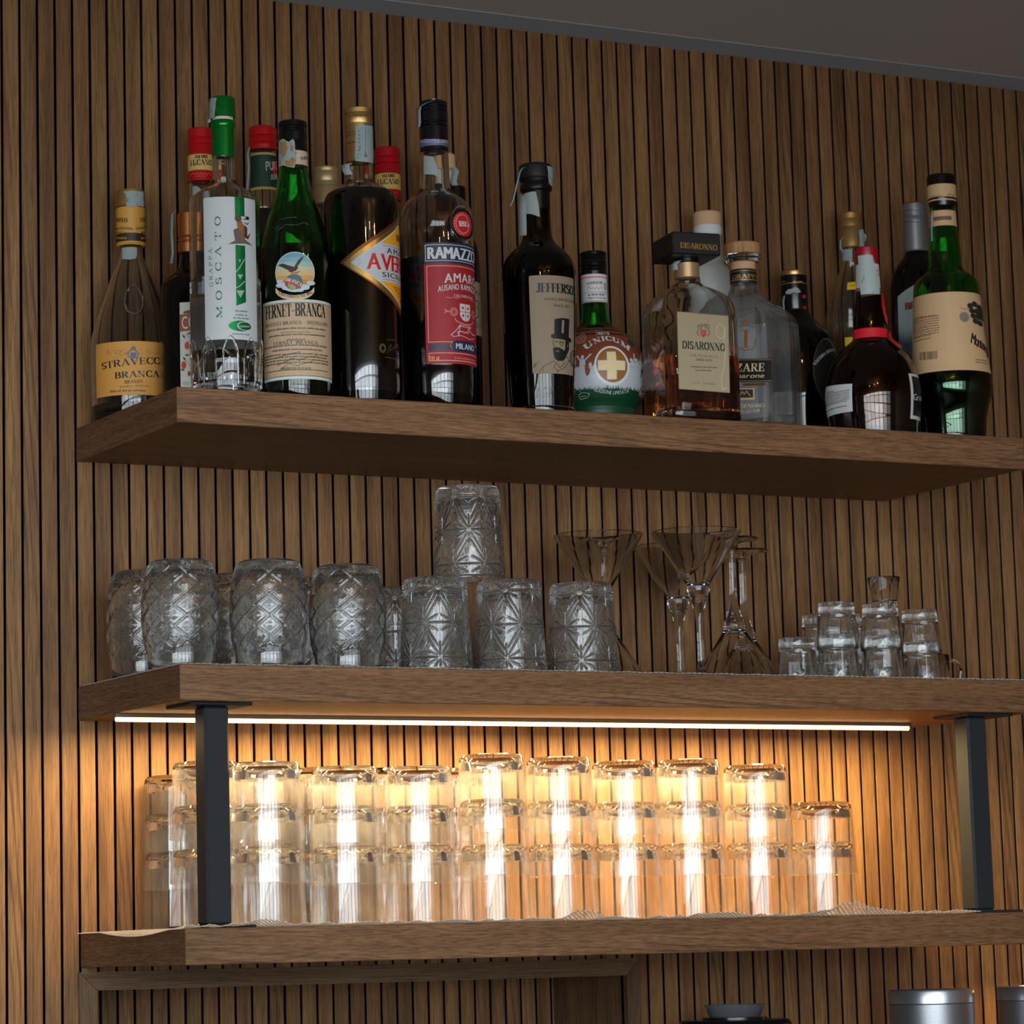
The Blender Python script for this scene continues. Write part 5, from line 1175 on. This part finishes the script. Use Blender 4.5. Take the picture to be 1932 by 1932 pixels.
TS = mat('slate_print', (62,80,84), .6); rnd = random.Random(6)
for i in range(14): u = 1697+i*3.6; h = rnd.uniform(18, 30); L.poly([(u-3,674),(u+3.4,674),(u+.3,630-h*.5)], TS)
L.build('front_label', b.root)

# ---- 21 ribbed green bottle, rightmost
b = Bottle(1788, 600, -.222, 'green necked bottle with a wraparound cream label, rightmost on the top shelf', [(383,23),(390,23),(400,24.6),(425,25.5),(440,26.5),(455,28.5),(470,30.8),(485,31.5),(500,31.3),(510,33),(517,40),(524,51),(532,58.5),(542,61.5),(556,62.5),(600,64.5),(650,68.5),(695,73),(708,75.5),(720,77.5),(735,78),(748,76),(760,72),(775,67),(795,63),(820,62)], G_GREEN, L_BLACK, 600, smooth=2)
CRM = mat('montelabel_cream', (202,166,122), .6)
o, cs = b.ringpart('cap', [(332,25),(334,26.5),(347,27),(378,27.5),(383,26.2),(391,24.2),(392,22)], BLKCAP)
L = Label(cs, lift=.0002); L.qrect(-.05, cs.hit(1777,346)[1], .05, cs.hit(1777,377)[1], CRM); L.up(); 
L.line([(1755+i*2.4, 371-i*.2+2*math.sin(i*1.7)) for i in range(10)], 1.2, INK2).line([(1787+i*2.2, 366+2*math.sin(i*1.7)+i*.4) for i in range(8)], 1.2, INK2).build('cap_print', o)
S = b.surf; L = Label(S); zz = lambda v: S.hit(1780, v)[1]
L.qrect(-.09, zz(396), .09, zz(425), CRM); L.up().qrect(S.hit(1761,411)[0], zz(407.5), S.hit(1795,411)[0], zz(415), mat('brown_plate', (110,86,58), .5)).build('neck_label', b.root)
L = Label(S); zz = lambda v: S.hit(1775, v)[1]
zT, zB = zz(551.5), zz(700)
for i in range(10): L.qrect(-1.72*S.ref, zT+(zB-zT)*i/10, 1.72*S.ref, zT+(zB-zT)*(i+1)/10, CRM)
L.up(); gl = mat('pale_line', (190,160,120), .6)
for vv in (556, 694, 690): L.qrect(-1.6*S.ref, zz(vv), 1.6*S.ref, zz(vv+.7), gl)
L.line([(1782,560),(1784,620),(1787,690)], .7, gl)
L.text('CHI ELABORA IL GUSTO', 1727, 602, 1766, 596.5, 3, INK2, wt=.2).small(1725, 1772, 607, 2.9, INK2, 8, 1.55, 51, dv=-6.5).small(1725, 1757, 641, 2.9, INK2, 2, 2, 52, dv=-4)
rnd = random.Random(8); u = 1735
while u < 1768: wv = rnd.choice((.7, 1.1, 1.6)); L.poly([(u, 665-(u-1735)*.09), (u+wv, 665-(u-1735)*.09), (u+wv+.4, 680-(u-1735)*.09), (u+.4, 680-(u-1735)*.09)], INK2); u += wv+rnd.choice((.7, 1.0, 1.4))
GR = mat('grape_ink', (40,40,34), .6)
for u, v in ((1830,577),(1838,574),(1846,580),(1833,586),(1842,588),(1850,586),(1836,596),(1845,598),(1851,600),(1840,606),(1848,610),(1850,592)): L.ell(u, v, 5.5, 5.5, GR, 10)
L.ell(1819, 598, 9, 9.5, mat('medallion_grey', (126,118,108), .5), 22).line([(1812,581),(1822,584),(1832,578)], 1, GR).up()
L.text('Montenegro', 1831, 647, 1908, 674, 24, INK, 'sans', sp=.02, slant=.08, bold=.035).small(1842, 1862, 655, 4.5, RED, 1, 2, 3, dv=7).small(1840, 1862, 679, 2.6, INK2, 2, 1.8, 4, dv=4)
L.build('front_label', b.root)
flap(b.root, [(-.0150,-.010,at(1755,394,-.23)[2]-T1),(-.0165,-.010,at(1753,410,-.23)[2]-T1),(-.0175,-.010,at(1754,452,-.23)[2]-T1)], .004, TAX, dirx=(.5,-.8,0))

# ------------------------------------------------------------------ glassware on the middle shelf
LIN = .0022                                 # thickness of the net liner under the glasses
Z2 = T2+LIN
def ytop(u, v, z):                          # point where the pixel's ray meets height z
    p = onz(u, v, z); return p
def patterned(prof_o, prof_i, fn, n=300, m=0):
    """lathe with an outer relief fn(theta, t) -> groove depth; t = height fraction over the wall rows"""
    mb = MB(); rows = []; vs = []
    zs0, zs1 = prof_o[0][1], prof_o[-1][1]
    for r, z in prof_o:
        rows.append(list(range(len(vs), len(vs)+n)))
        for k in range(n):
            th = 2*math.pi*k/n; rr = r-fn(th, z, r); vs.append((rr*math.cos(th), rr*math.sin(th), z))
    for r, z in prof_i:
        if r < 1e-7: rows.append([len(vs)]*n); vs.append((0, 0, z))
        else:
            rows.append(list(range(len(vs), len(vs)+n))); vs += [(r*math.cos(2*math.pi*k/n), r*math.sin(2*math.pi*k/n), z) for k in range(n)]
    mb.v = [tuple(q) for q in vs]
    for A, B in zip(rows[:-1], rows[1:]):
        for k in range(n):
            k2 = (k+1) % n; g = []
            for q in (A[k], A[k2], B[k2], B[k]):
                if q not in g: g.append(q)
            if len(g) > 2: mb.f.append(tuple(g)); mb.m.append(m); mb.a.append(0.0)
    return mb
def dense(pr, step):
    o = [pr[0]]
    for a, b in zip(pr[:-1], pr[1:]):
        d = math.hypot(b[0]-a[0], b[1]-a[1]); n = max(1, int(d/step))
        o += [(a[0]+(b[0]-a[0])*i/n, a[1]+(b[1]-a[1])*i/n) for i in range(1, n+1)]
    return o
# barrel tumbler, mouth down
H = .1215; RB = .0446
pb = [(.0375, 0), (.0380, .003), (.0383, .012), (.0388, .0165), (.0405, .022), (.0425, .031), (.0440, .043), (.0446, .056), (.0444, .070), (.0434, .084), (.0418, .096), (.0400, .106), (.0380, .113), (.0350, .118), (.0300, .1205)]
po = dense(chaikin(pb, 1), .0014); 
pi_ = [(.020, .1212), (0, .1205), (0, .1085), (.026, .1085), (.0335, .104), (.0365, .096), (.0395, .080), (.0408, .060), (.0405, .043), (.0385, .028), (.0362, .018), (.0354, .010), (.0353, .001), (.0362, -.0003)]
pi_ = [(r, z) for r, z in pi_]
def barrel_fn(th, z, r):
    if z < .020 or z > .114: return 0
    u = th/(2*math.pi)*9; v = (z-.020)/.0235
    a = (u+v) % 1; b_ = (u-v) % 1
    d = min(a, 1-a, b_, 1-b_)                # 0 on the lattice lines
    g = .0017*math.exp(-(d/.065)**2)           # main diamond lattice
    g += .0008*math.exp(-((d-.20)/.04)**2)   # inner diamond line
    ca, cb = (a-.5), (b_-.5); rr = math.hypot(ca, cb)
    g -= .0008*math.exp(-((rr-.07)/.03)**2)
    f = min(1, (z-.020)/.004, (.114-z)/.004)
    return g*f
barrel_src = patterned(po, pi_[0:], barrel_fn, 252)
def place_group(proto, items, labels):
    for i, (loc, rz) in enumerate(items):
        if i == 0: proto.location = loc; proto.rotation_euler = (0, 0, rz); proto['label'] = labels[0]
        else: dup(proto, loc, labels[i], rz)
bar = barrel_src.build('barrel_tumbler', [G_CUT], None, ang=60)
tag(bar, 'x', 'glass', 'cut glass barrel tumblers upside down on the middle shelf')
zt = Z2+.1195
def by_top(u, v, r, z):
    """axis position for an object whose top front rim shows at row v, column u"""
    p = onz(u, v, z); h = np.array([p[0]-CAM[0], p[1]-CAM[1]]); h /= np.linalg.norm(h); return p[0]+h[0]*r, p[1]+h[1]*r
bt = [(507, -.252), (341, -.226), (655, -.233), (272, -.120), (450, -.120), (582, -.105)]
its = []
for u, Y in bt:
    p = at(u, 1150, Y); its.append(((p[0], Y, Z2+.0004), random.uniform(0, .7)))
place_group(bar, its, ['barrel shaped cut glass tumbler at the front, middle one of the three nearest the edge',
  'barrel shaped cut glass tumbler at the front left, above the left shelf corner', 'barrel shaped cut glass tumbler at the front, touching the star cut tumblers on its right',
  'barrel shaped cut glass tumbler farthest left, behind the front left one', 'barrel shaped cut glass tumbler in the back row between the two leftmost front ones', 'barrel shaped cut glass tumbler in the back row, between the middle and right front ones'])
# star cut tumbler, mouth down
HS = .1085; R0s, R1s = .0425, .0375           # mouth radius, base radius
def rs(z): return R0s+(R1s-R0s)*z/HS
po = dense([(R0s-.0008, 0), (R0s, .0012), (rs(.100), .100), (rs(.100)-.0004, .103), (R1s-.002, HS-.001), (R1s-.005, HS)], .0008)
pi_ = [(.026, HS), (.020, HS-.002), (0, HS-.002), (0, .092), (.025, .092), (.0322, .088), (.0335, .080), (R0s-.0042, .010), (R0s-.0035, .001), (R0s-.0025, -.0002)]
nodes = []
for k in range(7):
    for zc, ph in ((.054, 0), (.014, .5), (.094, .5)): nodes.append((k+ph, zc))
def star_fn(th, z, r):
    if z < .003 or z > .103: return 0
    s_ = th/(2*math.pi)*7; w_ = 2*math.pi*.040/7; g = 0
    for k, zc in nodes:
        du = ((s_-k+3.5) % 7-3.5)*w_; dz = z-zc; d = math.hypot(du, dz)
        if d > .034: continue
        a = math.atan2(dz, du); m_ = math.pi/6; aa = (a+m_/2) % m_-m_/2
        long_ = round(a/m_) % 2 == 0; R_ = .034 if long_ else .019
        if d > R_: continue
        g = max(g, math.exp(-(d*math.sin(aa)/.00072)**2)*min(1, (R_-d)/.003)*min(1, .35+d/.004))
    f = min(1, (z-.003)/.002, (.103-z)/.002)
    return .0015*g*f
st = patterned(po, pi_, star_fn, 420).build('star_cut_tumbler', [G_CUT], None, ang=60)
tag(st, 'x', 'glass', 'star cut glass tumblers upside down on the middle shelf')
its = []; pos_ = {}
for nm, u, Y, rz in (('a', 822, -.240, .3), ('b', 962, -.240, .05), ('c', 1098, -.236, .1), ('k', 746, -.130, .2)):
    p = at(u, 1180, Y); its.append(((p[0], Y, Z2+.0004), rz)); pos_[nm] = p
mx = (pos_['a'][0]+pos_['b'][0])/2-.003
its.append(((mx, -.240, Z2+HS+.0010), .65))
place_group(st, its, ['star cut tumbler on the shelf, left one of the pair carrying another glass', 'star cut tumbler on the shelf, right one of the pair carrying another glass',
  'star cut tumbler in front of the cocktail glasses, rightmost of its kind', 'star cut tumbler half hidden in the back, between barrel tumblers and star cut pair', 'star cut tumbler balanced on top of two others'])
# cocktail glasses
def cocktail():
    o = [(0, 0), (.0335, 0), (.0342, .0008), (.0335, .0020), (.018, .0042), (.0075, .0075), (.0045, .014), (.0036, .028), (.0035, .045), (.0042, .066), (.0058, .082), (.0090, .096), (.0128, .106), (.0140, .1095), (.0132, .113), (.0150, .117), (.0320, .144), (.0545, .1800), (.0550, .1812)]
    i = [(.0546, .1818), (.0538, .1806), (.0310, .1455), (.0135, .118), (.0105, .1155), (.0050, .1140), (0, .1136)]
    return MB().lathe(chaikin(o[:13], 1)+o[13:]+i, 72)
ck = cocktail().build('cocktail_glass', [G_STEM], None, ang=50)
tag(ck, 'x', 'glass', 'stemmed cocktail glasses on the middle shelf')
cl = ['stemmed cocktail glass standing upright behind the rightmost star cut tumbler', 'stemmed cocktail glass standing upright at the front, wide bowl fully in view', 'stemmed cocktail glass standing upright, half hidden behind the front one']
its = []
for u, vv, Y in ((1134, 1180, -.142), (1320, 1180, -.207), (1281, 1180, -.07)):
    p = at(u, vv, Y); its.append(((p[0], Y, Z2+.0004), 0))
place_group(ck, its, cl)
for u, Y, lb in ((1143, -.0565, 'stemmed cocktail glass upside down, its foot seen through the leftmost upright bowl'), (1383, -.160, 'stemmed cocktail glass upside down right of the upright ones, the nearer of two'), (1402, -.058, 'stemmed cocktail glass upside down by the wall, just behind the nearer inverted one')):
    p = at(u, 1120, Y); c = dup(ck, (p[0], Y, Z2+.1822), lb); c.rotation_euler = (math.pi, 0, 0)
# shot glasses
SH_ = .058
def shot():
    n = 60; mb = MB()
    o = [(.0262, 0), (.0264, .001), (.0262, .012), (.0236, .042), (.0224, .046), (.0222, .052), (.0218, .0565), (.0205, .058)]
    i = [(0, .058), (0, .046), (.0188, .0445), (.0205, .041), (.0242, .012), (.0248, .001), (.0254, -.0003)]
    def fl(th, z, r): return .0007*(.5+.5*math.cos(th*10))*min(1, max(0, (z-.006)/.01))*min(1, max(0, (.044-z)/.004))
    return patterned(dense(o, .002), i, fl, 120)
sg = shot().build('shot_glass', [G_CUT], None, ang=50)
tag(sg, 'x', 'glass', 'small heavy based shot glasses on the middle shelf')
sp_ = []; sl = []
stp = .0405
def stack(u, Y, n, who):
    p = at(u, 1230, Y)
    for k in range(n):
        sp_.append(((p[0], Y, Z2+.0004+k*stp), random.uniform(0, .6)))
        if n == 1: sl.append('lone shot glass upside down, '+who)
        else: sl.append(('shot glass upside down, lower of ' if k == 0 else 'shot glass upside down, upper of ')+who)
stack(1503, -.17, 1, 'beside the inverted cocktail glasses')
stack(1581, -.215, 2, 'the leftmost front pair')
stack(1664, -.215, 2, 'the front pair under the tiny upright cup')
stack(1738, -.165, 2, 'the pair farthest right')
stack(1549, -.085, 2, 'the back pair left of the leftmost front pair')
stack(1630, -.100, 2, 'the back pair between the two front pairs')
place_group(sg, sp_, sl)
p = at(1667, 1090, -.215)
cup = MB().lathe([(0, 0), (.0145, 0), (.0150, .001), (.0205, .033), (.0201, .0334), (.0196, .033), (.0142, .004), (0, .0035)], 48).build('shot_cup', [G_CLEAR], None, ang=50)
cup.location = (p[0], -.215, Z2+.0004+stp+.0585); tag(cup, 'tiny clear cup standing upright on the third pair of shot glasses', 'glass')
# small glass mug, only its handle clears the shot glasses
p = at(1757, 1240, -.085)
mug = thing('glass_mug', (p[0], -.085, Z2+.0004), 'small clear glass mug whose handle pokes out right of the shot glasses', 'mug')
MB().lathe([(0, 0), (.022, 0), (.0232, .001), (.0238, .048), (.0232, .0490), (.0222, .048), (.0212, .006), (0, .006)], 48).build('cup_body', [G_CLEAR], mug, ang=50)
hx, hy = RIGHT[0], RIGHT[1]
MB().tube([(d*hx, d*hy, z) for d, z in ((.0232, .041), (.031, .0425), (.0365, .038), (.038, .028), (.036, .016), (.031, .009), (.0232, .009))], .0030, 10).build('handle', [G_CLEAR], mug, ang=60)

# ------------------------------------------------------------------ tumblers on the lowest shelf
Z3 = T3+LIN
TH, TRB, TRM = .0885, .0376, .0427            # height, base radius, mouth radius; mouth down
def tumbler(name, wallmat):
    w_ = .0016
    r = lambda z: TRM+(TRB-TRM)*z/TH
    o = [(TRM-.0006, 0, 0), (TRM, .0006, 0), (r(.003), .003, 0), (r(.072), .072, 0), (r(.080)+.0001, .080, 1), (TRB-.0006, TH-.0035, 1), (TRB-.003, TH-.0008, 1), (TRB-.007, TH, 1), (TRB-.010, TH-.0012, 1), (0, TH-.0018, 1), ]
    i = [(0, TH-.0062, 1), (TRB-.009, TH-.0060, 1), (r(.078)-w_-.0010, .0785, 1), (r(.070)-w_, .069, 0), (r(.003)-w_, .003, 0), (TRM-w_, .0008, 0), (TRM-.0010, -.0001, 0)]
    return MB().lathe(o+i+[o[0]], 72).build(name, [wallmat, G_BASE], None, ang=26)
t1 = tumbler('tumbler', G_THIN); t2 = tumbler('tumbler', G_FROST)
GR_ = 'clear tumblers nested upside down on the lowest shelf'
for t in (t1, t2): tag(t, 'x', 'glass', GR_)
# u at v=1660, depth, top row, count, description
cols = [
 (336, -.046, 1460, 3, 'the leftmost stack, by the wall'),
 (391, -.132, 1434, 3, 'the stack half hidden behind left post'),
 (507, -.218, 1435, 3, 'first front stack right of left post'),
 (655, -.205, 1443, 3, 'second front stack right of left post'),
 (794, -.205, 1443, 3, 'third front stack right of left post'),
 (933, -.205, 1420, 3, 'fourth front stack, the tallest'),
 (1060, -.205, 1426, 3, 'fifth front stack right of left post'),
 (1184, -.205, 1433, 3, 'sixth front stack right of left post'),
 (1306, -.205, 1430, 3, 'seventh front stack, third from right end'),
 (1432, -.205, 1440, 3, 'eighth front stack, beside the short one'),
 (1553, -.205, 1510, 2, 'the short stack at the right end'),
 (596, -.062, 1446, 3, 'back stack between first and second front stacks'),
 (733, -.080, 1446, 3, 'back stack between second and third front stacks'),
 (868, -.085, 1447, 3, 'back stack between third and fourth front stacks'),
 (475, -.078, 1436, 3, 'back stack just right of left post'),
]
used = set()
for ci, (u, Y, vt, n, who) in enumerate(cols):
    p = at(u, 1660, Y)
    zt = px2prof(p[0], Y, [(vt+4, 1)])[0][1]; step = (zt-Z3-.0004-TH)/(n-1)
    step = max(.036, min(.054, step))
    for k in range(n):
        w_ = ('bottom', 'middle', 'topmost')[k] if n == 3 else ('lower', 'upper')[k]
        lb = 'clear tumbler upside down, %s of %s' % (w_, who)
        src = t2 if (k == n-1 and ci not in (0, 10)) or (k == 1 and ci in (2, 3, 6, 7, 8, 9)) else t1
        dx, dy = random.uniform(-.0002, .0002), random.uniform(-.0002, .0002)
        loc = (p[0]+dx, Y+dy, Z3+.0004+k*step); rz = random.uniform(0, 6)
        if src not in used: used.add(src); src.location = loc; src.rotation_euler = (0, 0, rz); src['label'] = lb
        else: dup(src, loc, lb, rz)

# ------------------------------------------------------------------ plastic net liners
M_NET = mat('net_plastic', (206,184,158), .45); M_NET2 = mat('net_plastic_grey', (150,148,142), .5)
def net(name, x0, x1, y0, y1, z, hf, m, label, cell=.0065, wd=.0008, th=.0007):
    mb = MB(); nx = int((x1-x0)/cell); ny = int((y1-y0)/cell)
    P = lambda i, j: (x0+(x1-x0)*i/nx, y0+(y1-y0)*j/ny)
    def strand(a, b):
        xa, ya = a; xb, yb = b; za, zb = hf(xa, ya), hf(xb, yb)
        d = math.hypot(xb-xa, yb-ya); px, py = -(yb-ya)/d*wd/2, (xb-xa)/d*wd/2
        v = [(xa+px, ya+py, za), (xa-px, ya-py, za), (xa-px, ya-py, za+th), (xa+px, ya+py, za+th), (xb+px, yb+py, zb), (xb-px, yb-py, zb), (xb-px, yb-py, zb+th), (xb+px, yb+py, zb+th)]
        mb.add(v, [(0,1,5,4),(3,7,6,2),(0,4,7,3),(1,2,6,5)])
    for i in range(nx):
        for j in range(ny):
            strand(P(i, j), P(i+1, j+1)); strand(P(i, j+1), P(i+1, j))
    o = mb.build(name, [m], None, smooth=False); o.location = (0, 0, z); return tag(o, label, 'liner')
def bump(x, c, w_): return math.exp(-((x-c)/w_)**2)
xb1 = at(1085, 1708, -D3+.02)[0]; xb2 = at(1590, 1705, -D3+.02)[0]; xb3 = at(1340, 1715, -D3+.02)[0]; xb0 = at(480, 1740, -D3+.02)[0]
def h3(x, y):
    fr = max(0, (-D3+.032-y)/.030)           # only the free front fringe lifts
    z = .0002+fr*(.0085*bump(x, xb1, .022)+.0115*bump(x, xb2, .035)+.004*bump(x, xb3, .03)+.006*bump(x, xb0, .02)+.0010+.0022*(1+math.sin(x*170+2*math.sin(x*53)))*.5)
    if x < X0: z = -.008*min(1, (X0-x)/.012)*max(.15, math.sin((y+.30)*14))**1.0 + .0004
    return z
xe = at(1838, 1718, -D3+.01)[0]
net('shelf_liner', X0-.011, xe, -D3-.003, -.020, T3, h3, M_NET, 'clear plastic net liner under the glowing tumblers, ragged along the lowest shelf edge')
def h2(x, y): return .0002+.0008*(1+math.sin(x*140+y*30))*.5*max(0, min(1, (-D2+.04-y)/.03))
net('shelf_liner', X0+.001, XR-.002, -D2+.0005, -.012, T2, h2, M_NET2, 'grey plastic net liner under the cut glass on the middle shelf', cell=.0075)

# ------------------------------------------------------------------ things on the counter below, only their tops in frame
Yc = -.18; ZB = -.82
p = at(1758, 1900, Yc); k = mpp(p)
r = 80*k; zt = px2prof(p[0], Yc, [(1866, 1)])[0][1]; zl = px2prof(p[0], Yc, [(1893, 1)])[0][1]
def canister(x, y, label):
    root = thing('canister', (x, y, ZB+.02), label, 'canister', 'brushed steel canisters on the counter')
    h0 = zl-ZB-.02; h1 = zt-ZB-.02
    BS = mat('brushed_steel', (150,152,156), .38, .9, bump=(900, .12)); BL = mat('steel_lid', (178,182,188), .3, .9)
    MB().lathe([(0, 0), (r*.99, 0), (r, .002), (r, h0-.001), (r*.99, h0-.0002), (0, h0-.0002)], 72).build('can_body', [BS], root, ang=30)
    MB().lathe([(r*.985, h0), (r*1.005, h0+.0006), (r*1.005, h1-.003), (r*.985, h1-.0006), (r*.95, h1), (0, h1)], 72).build('lid', [BL], root, ang=40)
canister(p[0], Yc, 'brushed steel canister with a shiny lid at the lower right, fully in view')
p2 = at(1962, 1900, Yc-.01); canister(p2[0], Yc-.01, 'brushed steel canister cut off by the right edge of the frame')
Yg = -.16
p = at(1386, 1905, Yg); k = mpp(p)
zz = [q[1]-ZB-.02 for q in px2prof(p[0], Yg, [(1895,1),(1914,1),(1919,1),(1924,1),(1932,1)])]
root = thing('coffee_grinder', (p[0], Yg, ZB+.02), 'black coffee grinder hopper lid with a clear rim at the bottom edge', 'grinder')
MB().lathe([(0, 0), (.060, 0), (.062, .002), (107*k, zz[4]-.05), (107*k, zz[4]), (102*k, zz[3]), (64*k, zz[3]+.0006), (0, zz[3]+.0006)], 72).build('hopper_lid', [mat('gloss_black', (14,14,15), .25)], root, ang=30)
MB().lathe([(62*k, zz[3]+.0008), (62*k, zz[2]), (50*k, zz[2]), (0, zz[2])], 64).build('collar', [BLKCAP], root, ang=30)
MB().lathe([(46*k, zz[2]+.0004), (50*k, zz[1]), (58*k, zz[0]), (56*k, zz[0]-.0006), (48*k, zz[1]), (44*k, zz[2]+.0004), (0, zz[2]+.0004)][:-1]+[(46*k, zz[2]+.0004)], 64).build('clear_rim', [mat('smoky_plastic', (170,176,182), .12, trans=.85)], root, ang=40)
# the counter they stand on
tag(MB().box(-.6, XW, -.45, -.005, ZB, ZB+.02, 0, .001).build('counter', [M_SHELF], smooth=False), 'oak counter below the shelves carrying the canisters', 'counter')
